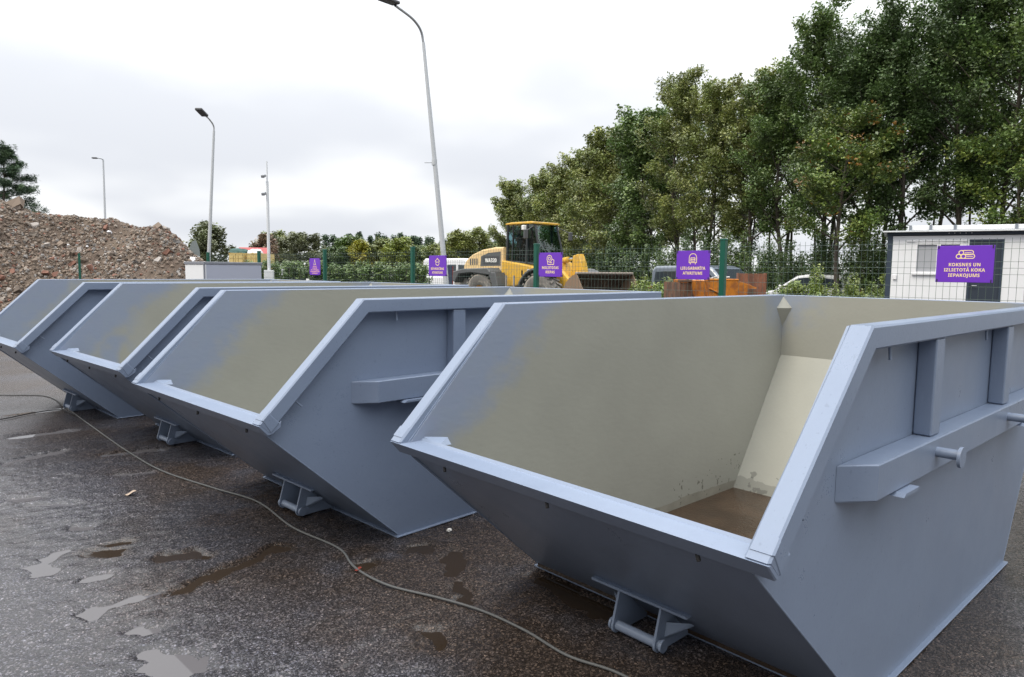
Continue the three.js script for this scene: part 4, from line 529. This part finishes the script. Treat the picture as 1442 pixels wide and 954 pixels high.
  for (const s of [1, -1]) { part('side_window', along([[-0.67, y0 + 0.02], [-0.67, y1 - 0.02], [0.60, y1 - 0.02], [0.96, y0 - 0.08]], s > 0 ? 0.585 : -0.591, s > 0 ? 0.591 : -0.585), glass, cab); }
  { const g = new THREE.BoxGeometry(0.008, 1.42, 1.04); g.rotateZ(0.285); g.translate(0.815, (y0 - 0.12 + y1) / 2, 0); part('windscreen', g, glass, cab); }
  part('rear_window', box(-0.71, -0.705, y0 + 0.05, y1 - 0.05, -0.56, 0.56), glass, cab);
  part('driver_seat', [box(-0.5, 0.05, 1.95, 2.15, -0.28, 0.28, 0.06), box(-0.52, -0.36, 2.15, 2.85, -0.26, 0.26, 0.06)], black, cab);
  part('steering_wheel', [(() => { const g = new THREE.TorusGeometry(0.19, 0.018, 8, 24); g.rotateY(Math.PI / 2); g.rotateZ(-0.7); g.translate(0.42, 2.38, 0); return g; })(), rod([0.62, 2.0, 0], [0.44, 2.36, 0], 0.03, 8)], black, cab);
  part('wiper', rod([0.98, 2.05, 0.1], [0.80, 2.75, 0.35], 0.012, 6), black, cab);
  for (const [x, z] of [[0.36, 0.80], [0.36, -0.80]]) { part('work_lamp', box(x - 0.06, x + 0.06, y1 - 0.22, y1 - 0.06, z - 0.07, z + 0.07, 0.02), white, t); part('mirror', [box(0.74, 0.80, 2.75, 3.05, z * 1.36 - 0.09, z * 1.36 + 0.09, 0.02), rod([0.62, y1 - 0.1, z * 0.8], [0.77, 3.0, z * 1.36], 0.015, 6)], dark, t); }
  // handrail, arms, linkage, ram
  for (const s of [1, -1]) {
    part('lift_arm', along([[0.9, 1.75], [1.15, 2.02], [1.9, 1.75], [2.75, 1.05], [3.05, 0.55], [2.85, 0.42], [2.45, 0.70], [1.75, 1.35]], s > 0 ? 0.46 : -0.60, s > 0 ? 0.60 : -0.46, 0.02), yel, t);
    part('head_lamp', [box(1.18, 1.30, 1.95, 2.12, s * 0.86, s * 1.02, 0.03), rod([1.24, 1.6, s * 0.9], [1.24, 1.98, s * 0.94], 0.02, 6)], white, t);
  }
  part('bell_crank', along([[1.95, 1.55], [2.05, 2.18], [2.30, 2.24], [2.42, 2.0], [2.55, 1.6], [2.75, 1.15], [2.6, 0.98], [2.35, 1.25]], -0.14, 0.14, 0.02), yel, t);
  part('tilt_ram', [rod([1.0, 1.95, 0], [1.75, 2.06, 0], 0.10, 14), rod([1.75, 2.06, 0], [2.18, 2.12, 0], 0.05, 12)], yel, t); part('ram_rod', rod([1.74, 2.059, 0], [2.2, 2.125, 0], 0.052, 12), chrome, t);
  part('cross_tube', rod([2.15, 1.35, -0.5], [2.15, 1.35, 0.5], 0.13, 14), yel, t);
  // bucket: curved shell, cheeks, cutting edge
  const arc = [], n = 12; for (let k = 0; k <= n; k++) { const a = lerp(1.75, 4.25, k / n); arc.push([3.52 + Math.cos(a) * 0.72, 0.84 + Math.sin(a) * 0.76]); }
  const outer = arc.concat([[4.15, 0.08]]), shell = [[3.34, 1.61], ...outer, [4.15, 0.11], ...arc.slice().reverse().map(([x, y]) => [lerp(x, 3.52, 0.05), lerp(y, 0.84, 0.05)])];
  const bk = part('bucket', along(shell, -1.36, 1.36), steel, t);
  for (const s of [1, -1]) part('bucket_cheek', along([[3.40, 1.58], ...outer.slice(0, -1), [4.15, 0.09], [3.95, 0.65]], s > 0 ? 1.36 : -1.39, s > 0 ? 1.39 : -1.36), new THREE.MeshPhysicalMaterial({ color: lin(0.22, 0.15, 0.10), roughness: 0.7 }), bk);
  part('bucket_lip', box(3.32, 3.42, 1.58, 1.65, -1.38, 1.38, 0.02), mat(lin(0.33, 0.28, 0.24), 0.6), bk); part('cutting_edge', box(4.1, 4.34, 0.06, 0.10, -1.39, 1.39, 0.008), mat(lin(0.3, 0.28, 0.26), 0.4, { metalness: 0.5 }), bk);
}
// ---------------------------------------------------------------- parked cars (local +x forward)
function car(name, label, pos, turn, o) {
  const t = thing(name, label, o.cat || 'car', pos, turn), W = o.W / 2, paintM = mat(o.color, 0.28, { clearcoat: 0.8, clearcoatRoughness: 0.08 }), glass = mat(lin(0.035, 0.045, 0.055), 0.06), rub = mat(lin(0.025, 0.025, 0.026), 0.85), alloy = mat(lin(0.5, 0.5, 0.52), 0.3, { metalness: 0.9 }), black = mat(lin(0.02, 0.02, 0.022), 0.5);
  part('body', along(o.body, -W, W, 0.07, 4), paintM, t);
  part('cabin', along(o.cabin, -W + 0.09, W - 0.09, 0.10, 4), paintM, t);
  for (const s of [1, -1]) for (const w of o.windows) part('side_window', along(w, s > 0 ? W - 0.10 : -W + 0.086, s > 0 ? W - 0.086 : -W + 0.10), glass, t);
  for (const [a, b, nm] of [[o.ws[0], o.ws[1], 'windscreen'], [o.rw[0], o.rw[1], 'rear_window']]) { const dx = b[0] - a[0], dy = b[1] - a[1], l = Math.hypot(dx, dy), g = new THREE.BoxGeometry(l, 0.012, 2 * W - 0.42); g.rotateZ(Math.atan2(dy, dx)); g.translate((a[0] + b[0]) / 2, (a[1] + b[1]) / 2, 0); part(nm, g, glass, t); }
  const tg = new THREE.TorusGeometry(o.wr * 0.74, o.wr * 0.27, 10, 28), rg = new THREE.CylinderGeometry(o.wr * 0.6, o.wr * 0.6, 0.14, 20); rg.rotateX(Math.PI / 2);
  for (const x of o.axles) for (const s of [1, -1]) { const w = part('tyre', tg, rub, t); w.position.set(x, o.wr, s * (W - 0.09)); part('wheel_rim', rg, alloy, w); part('wheel_arch', (() => { const g = new THREE.TorusGeometry(o.wr * 1.08, 0.03, 8, 20, Math.PI); g.translate(x, o.wr, s * (W - 0.008)); return g; })(), black, t); }
  for (const s of [1, -1]) { part('headlight', box(o.len / 2 - 0.30, o.len / 2 - 0.04, o.lamp, o.lamp + 0.14, s * (W - 0.34), s * (W - 0.02), 0.04), mat(lin(0.6, 0.62, 0.65), 0.1), t); part('tail_light', box(-o.len / 2 + 0.02, -o.len / 2 + 0.24, o.tail, o.tail + 0.16, s * (W - 0.30), s * (W + 0.004), 0.03), mat(lin(0.28, 0.05, 0.02), 0.2), t); part('wing_mirror', box(o.ws[0][0] - 0.3, o.ws[0][0] - 0.14, o.ws[0][1] - 0.02, o.ws[0][1] + 0.13, s * (W - 0.03), s * (W + 0.16), 0.04), paintM, t); }
  part('sill', box(-o.len / 2 + 0.25, o.len / 2 - 0.25, 0.22, 0.34, -W + 0.03, W - 0.03, 0.03), black, t);
  return t;
}
const hatch = { len: 4.3, W: 1.8, wr: 0.33, axles: [-1.32, 1.34], lamp: 0.72, tail: 0.92, body: [[-2.12, 0.35], [-2.15, 0.85], [-2.02, 1.08], [-1.2, 1.05], [0.85, 1.02], [1.85, 0.86], [2.12, 0.66], [2.15, 0.35]], cabin: [[-2.0, 1.0], [-1.55, 1.52], [-1.1, 1.62], [-0.2, 1.66], [0.35, 1.58], [1.25, 0.98]], windows: [[[-1.45, 1.10], [-1.35, 1.42], [-0.45, 1.53], [-0.42, 1.08]], [[-0.36, 1.08], [-0.38, 1.53], [0.28, 1.48], [0.95, 1.08]]], ws: [[1.18, 1.06], [0.42, 1.56]], rw: [[-1.98, 1.10], [-1.62, 1.50]] };
{ const c = car('parked_car', 'white hatchback with a purple door stripe, behind the young shrubs', [12.75, 0, -30.5], Math.PI - 0.62, { ...hatch, color: lin(0.72, 0.73, 0.75) }); part('door_stripe', [box(-0.55, 0.75, 0.80, 0.94, -0.906, -0.9005), box(-0.55, 0.75, 0.80, 0.94, 0.9005, 0.906)], mat(lin(0.20, 0.07, 0.50), 0.4), c); }
car('parked_car', 'second white car, mostly hidden behind the cabin corner', [16.1, 0, -28.2], Math.PI - 0.5, { ...hatch, color: lin(0.70, 0.71, 0.73) });
car('parked_minivan', 'blue grey minivan parked behind the armchair sign', [7.05, 0, -25.2], -0.95, { cat: 'minivan', len: 4.5, W: 1.82, wr: 0.33, axles: [-1.4, 1.45], lamp: 0.78, tail: 1.0, color: lin(0.16, 0.19, 0.24), body: [[-2.2, 0.35], [-2.24, 1.05], [-1.2, 1.08], [1.1, 1.05], [2.0, 0.92], [2.22, 0.7], [2.24, 0.35]], cabin: [[-2.2, 1.0], [-2.12, 1.75], [-1.95, 1.90], [0.3, 1.92], [0.6, 1.84], [1.5, 1.0]], windows: [[[-2.0, 1.15], [-1.92, 1.68], [-0.95, 1.72], [-0.95, 1.14]], [[-0.85, 1.14], [-0.85, 1.72], [-0.05, 1.72], [-0.05, 1.13]], [[0.05, 1.13], [0.05, 1.72], [0.5, 1.68], [1.1, 1.12]]], ws: [[1.42, 1.08], [0.66, 1.80]], rw: [[-2.21, 1.12], [-2.13, 1.72]] });
car('parked_van', 'white van parked behind the rear of the wheel loader', [-2.55, 0, -38.5], -0.75, { cat: 'van', len: 5.2, W: 2.0, wr: 0.36, axles: [-1.6, 1.65], lamp: 0.85, tail: 1.1, color: lin(0.74, 0.75, 0.77), body: [[-2.55, 0.4], [-2.58, 1.3], [0.9, 1.28], [2.2, 1.12], [2.56, 0.85], [2.58, 0.4]], cabin: [[-2.55, 1.2], [-2.48, 2.15], [-2.3, 2.28], [0.8, 2.28], [1.15, 2.15], [2.1, 1.15]], windows: [[[-0.35, 1.40], [-0.35, 1.95], [0.25, 1.95], [0.25, 1.38]], [[0.4, 1.38], [0.4, 1.95], [0.98, 1.93], [1.55, 1.35]]], ws: [[2.02, 1.24], [1.20, 2.10]], rw: [[-2.555, 1.45], [-2.50, 2.0]] });
{ const b = thing('info_board', 'dark upright board with a red edge beside the white van', 'board', [-3.05, 0, -35.0], 0.15); part('panel', box(-0.16, 0.08, 0.1, 1.92, -0.03, 0.03, 0.02), mat(lin(0.03, 0.045, 0.08), 0.5), b); part('red_edge', box(0.081, 0.13, 0.1, 1.85, -0.03, 0.03, 0.01), mat(lin(0.22, 0.02, 0.015), 0.5), b); part('foot', box(-0.22, 0.18, 0, 0.1, -0.2, 0.2, 0.01), mat(lin(0.2, 0.2, 0.2), 0.8), b); }
// ---------------------------------------------------------------- orange skip and rusty boxes behind the fence
{
  const rust = (c, k, s) => new THREE.MeshPhysicalMaterial({ map: tex(256, 256, (i, j) => { const n = sstep(0.4, 0.7, fbm(i / 34 + s, j / 34, 5)), f = 0.8 + 0.4 * fbm(i / 9, j / 9 + s, 3); return c.map((v, q) => lerp(v, k[q], n) * f); }), roughness: 0.85 });
  const orange = rust([0.50, 0.17, 0.012], [0.30, 0.10, 0.02], 3), brown = rust([0.21, 0.085, 0.048], [0.12, 0.055, 0.035], 9), dark = rust([0.085, 0.048, 0.032], [0.15, 0.075, 0.045], 5);
  const o = thing('orange_skip', 'orange painted skip with sloping ends standing behind the fence', 'skip', [3.95, 0, -14.7], 0.35);
  part('front_wall', along([[-0.36, 1.52], [-0.22, 0.9], [-0.05, 0.35], [0.55, 0.35], [0.85, 1.38], [0.38, 1.52]], 0.55, 0.60, 0.006), orange, o); part('rear_wall', along([[-0.36, 1.52], [-0.22, 0.9], [-0.05, 0.35], [0.55, 0.35], [0.85, 1.38], [0.38, 1.52]], -0.60, -0.55, 0.006), orange, o);
  part('end_wall', (() => { const g = box(-0.02, 0.02, 0, 1.2, -0.55, 0.55); g.rotateZ(0.25); g.translate(-0.05, 0.35, 0); return g; })(), orange, o); part('end_wall', (() => { const g = box(-0.02, 0.02, 0, 1.05, -0.55, 0.55); g.rotateZ(-0.28); g.translate(0.55, 0.35, 0); return g; })(), orange, o);
  part('floor_plate', box(-0.05, 0.55, 0.30, 0.349, -0.6, 0.6), orange, o); part('skid', [box(0.0, 0.08, 0, 0.299, -0.6, 0.6), box(0.42, 0.5, 0, 0.299, -0.6, 0.6)], orange, o);
  part('rim_bar', rod([-0.34, 1.53, 0.585], [0.40, 1.53, 0.585], 0.022, 8), orange, o); part('diagonal_bar', rod([-0.30, 1.36, 0.61], [0.30, 1.12, 0.61], 0.018, 6), orange, o);
  const b = thing('rusty_bin', 'tall rusty brown steel bin right of the orange skip', 'bin', [5.12, 0, -15.3], -0.25);
  for (const [g, n] of [[box(-0.26, 0.26, 0.1, 1.66, 0.27, 0.30, 0.004), 'front_wall'], [box(-0.26, 0.26, 0.1, 1.66, -0.30, -0.27, 0.004), 'rear_wall'], [box(-0.29, -0.261, 0.1, 1.67, -0.30, 0.30, 0.004), 'side_wall'], [box(0.261, 0.29, 0.1, 1.67, -0.30, 0.30, 0.004), 'side_wall'], [box(-0.27, 0.27, 0.06, 0.099, -0.28, 0.28), 'floor_plate'], [box(-0.25, -0.17, 0, 0.059, -0.25, 0.25), 'skid'], [box(0.17, 0.25, 0, 0.059, -0.25, 0.25), 'skid']]) part(n, g, brown, b);
  const c = thing('rusty_box', 'low dark rusty open box left of the orange skip', 'box', [3.52, 0, -14.9], 0.2);
  for (const [g, n] of [[box(-0.17, 0.28, 0.05, 1.46, 0.37, 0.40, 0.004), 'front_wall'], [box(-0.17, 0.28, 0.05, 1.46, -0.40, -0.37, 0.004), 'rear_wall'], [box(-0.20, -0.171, 0.05, 1.47, -0.40, 0.40, 0.004), 'side_wall'], [box(0.281, 0.31, 0.05, 1.47, -0.40, 0.40, 0.004), 'side_wall'], [box(-0.17, 0.28, 0, 0.049, -0.38, 0.38), 'floor_plate'], [box(-0.21, 0.32, 1.475, 1.52, 0.30, 0.43, 0.008), 'rim']]) part(n, g, dark, c);
  const d = thing('scrap_pile', 'pale scrap and cable offcuts heaped in the open boxes beside the orange skip', 'scrap', [4.05, 1.36, -14.75], 0); const R = rng(8), mats = [mat(lin(0.4, 0.37, 0.34), 0.8), mat(lin(0.2, 0.16, 0.13), 0.9), mat(lin(0.35, 0.42, 0.2), 0.7), mat(lin(0.6, 0.6, 0.6), 0.6)];
  for (let k = 0; k < 46; k++) { const x = -0.35 + 0.95 * R(), y = 0.0 + 0.22 * R(), z = -0.4 + 0.7 * R(), a = R() * 6, l = 0.08 + 0.22 * R(); part('scrap_piece', rod([x, y, z], [x + Math.cos(a) * l, y + (R() - 0.3) * 0.14, z + Math.sin(a) * l], 0.008 + 0.018 * R(), 6), mats[(R() * 4) | 0], d); }
  const e = solo('rusty_beam', box(-0.2, 0.2, 0, 1.36, -0.05, 0.05, 0.01), dark, 'dark rusty steel plate standing below the fence post', 'plate'); e.position.set(4.72, 0, -14.4);
}
// ---------------------------------------------------------------- yellow containers, red house, white tank far left
{
  const y = mat(lin(0.62, 0.47, 0.18), 0.55), yd = mat(lin(0.46, 0.33, 0.12), 0.6);
  const cont = (label, x, z, turn, len) => { const c = thing('yellow_container', label, 'container', [x, 0, z], turn, 'yellow containers'); const w = 1.16, h = 2.86; part('shell', [box(-w / 2, w / 2, 0.15, h, -len, -0.02), box(-w / 2, w / 2, 0, 0.149, -len, 0)], y, c); for (const s of [-1, 1]) { const d = part('door', box(s * 0.02, s * (w / 2 - 0.05), 0.22, h - 0.10, -0.018, 0.02, 0.008), y, c); part('lock_rod', rod([s * 0.2, 0.3, 0.04], [s * 0.2, h - 0.2, 0.04], 0.02, 6), yd, d); for (const k of [0.9, 1.7, 2.4]) part('door_bar', box(s * 0.06, s * (w / 2 - 0.08), k, k + 0.05, 0.021, 0.035), yd, d); } part('head_rail', box(-w / 2, w / 2, h - 0.09, h + 0.01, -0.015, 0.03, 0.01), yd, c); for (let k = 0; k < Math.floor(len / 0.3); k++) part('wall_rib', box(-w / 2 - 0.03, -w / 2, 0.2, h - 0.06, -0.2 - k * 0.3, -0.06 - k * 0.3), y, c); return c; };
  cont('yellow steel container with barred doors, left of two behind the kiosk', -22.9, -59, -0.06, 3.2); cont('yellow steel container with barred doors, right of two behind the kiosk', -21.55, -59.3, -0.06, 3.0);
  { const R = rng(12), g = (label, x, sx, sy, c, nm, cat) => { const s = new THREE.IcosahedronGeometry(1, 3), p = s.attributes.position; for (let i = 0; i < p.count; i++) { const k = 0.7 + 0.6 * fbm(p.getX(i) * 4.2 + x, p.getY(i) * 3.2 + p.getZ(i) * 3, 4); p.setXYZ(i, p.getX(i) * sx * k, Math.max(p.getY(i) * sy * k, -0.05), p.getZ(i) * 0.7 * k); } s.computeVertexNormals(); const m = solo(nm, s, mat(lin(...c), 0.7), label, cat); m.position.set(x, 2.92, -60.2); };
    g('dark green crumpled tarpaulin on top of the left yellow container', -23.1, 0.85, 0.38, [0.02, 0.07, 0.06], 'tarpaulin', 'tarpaulin'); g('white plastic bundle on top of the right yellow container', -21.7, 0.6, 0.34, [0.6, 0.62, 0.66], 'plastic_bundle', 'bundle'); }
  const r = thing('red_house', 'distant building with a red gabled roof behind the yellow containers', 'building', [-33.2, 0, -92], 0.2); part('wall', box(-2.0, 1.3, 0, 3.4, -3, 0), mat(lin(0.45, 0.33, 0.28), 0.8), r);
  const rf = along([[-0.2, 3.3], [1.5, 4.3], [3.2, 3.3]], -2.2, 1.5); rf.rotateY(Math.PI / 2); rf.translate(0, 0, 0); part('roof', rf, mat(lin(0.34, 0.075, 0.075), 0.7), r); part('window', box(0.2, 1.0, 1.2, 2.4, 0.001, 0.03), mat(lin(0.08, 0.09, 0.1), 0.1), r); part('window', box(-1.4, -0.5, 1.2, 2.4, 0.001, 0.03), mat(lin(0.08, 0.09, 0.1), 0.1), r);
  const w = thing('water_tank', 'small white tank on a frame before the hedge, left of the farthest sign', 'tank', [-9.75, 0, -33.8], 0.2); part('tank', [box(-0.2, 0.2, 0.70, 1.10, -0.2, 0.2, 0.06), rod([0.02, 1.09, 0], [0.02, 1.18, 0], 0.07, 12)], mat(lin(0.72, 0.72, 0.70), 0.5), w); part('frame', [-0.18, 0.18].flatMap(a => [-0.18, 0.18].map(b => rod([a, 0, b], [a, 0.72, b], 0.02, 6))), zinc, w);
}
// ---------------------------------------------------------------- out of frame: hall added behind the camera to block low sky and darken the skip fronts
{
  const h = thing('added_hall', 'unseen grey metal clad hall added behind the camera to block low sky', 'building', [-8.2, 0, 9.0], 2.356 - Math.PI / 2 + Math.PI / 2);
  const clad = mat(lin(0.085, 0.09, 0.095), 0.6), trim = mat(lin(0.05, 0.052, 0.056), 0.5);
  const L = 36, Hh = 7.6; // local +z faces the skips
  part('wall', box(-L / 2, L / 2, 0, Hh, -0.3, 0), clad, h); part('wall', box(-L / 2, -L / 2 + 0.3, 0, Hh, -14, -0.301), clad, h); part('wall', box(L / 2 - 0.3, L / 2, 0, Hh, -14, -0.301), clad, h); part('wall', box(-L / 2, L / 2, 0, Hh, -14.3, -14.001), clad, h);
  part('roof', box(-L / 2 - 0.3, L / 2 + 0.3, Hh + 0.001, Hh + 0.3, -14.6, 0.3), trim, h);
  for (let k = 0; k < 4; k++) { const d = part('roller_door', box(-14 + k * 8, -10 + k * 8, 0.02, 4.4, 0.002, 0.05), mat(lin(0.12, 0.125, 0.13), 0.5), h); part('door_frame', [box(-14.15 + k * 8, -14.001 + k * 8, 0, 4.55, 0.002, 0.1), box(-9.999 + k * 8, -9.85 + k * 8, 0, 4.55, 0.002, 0.1)], trim, d); }
}
console.log('vehicles');
renderer.render(scene, camera);
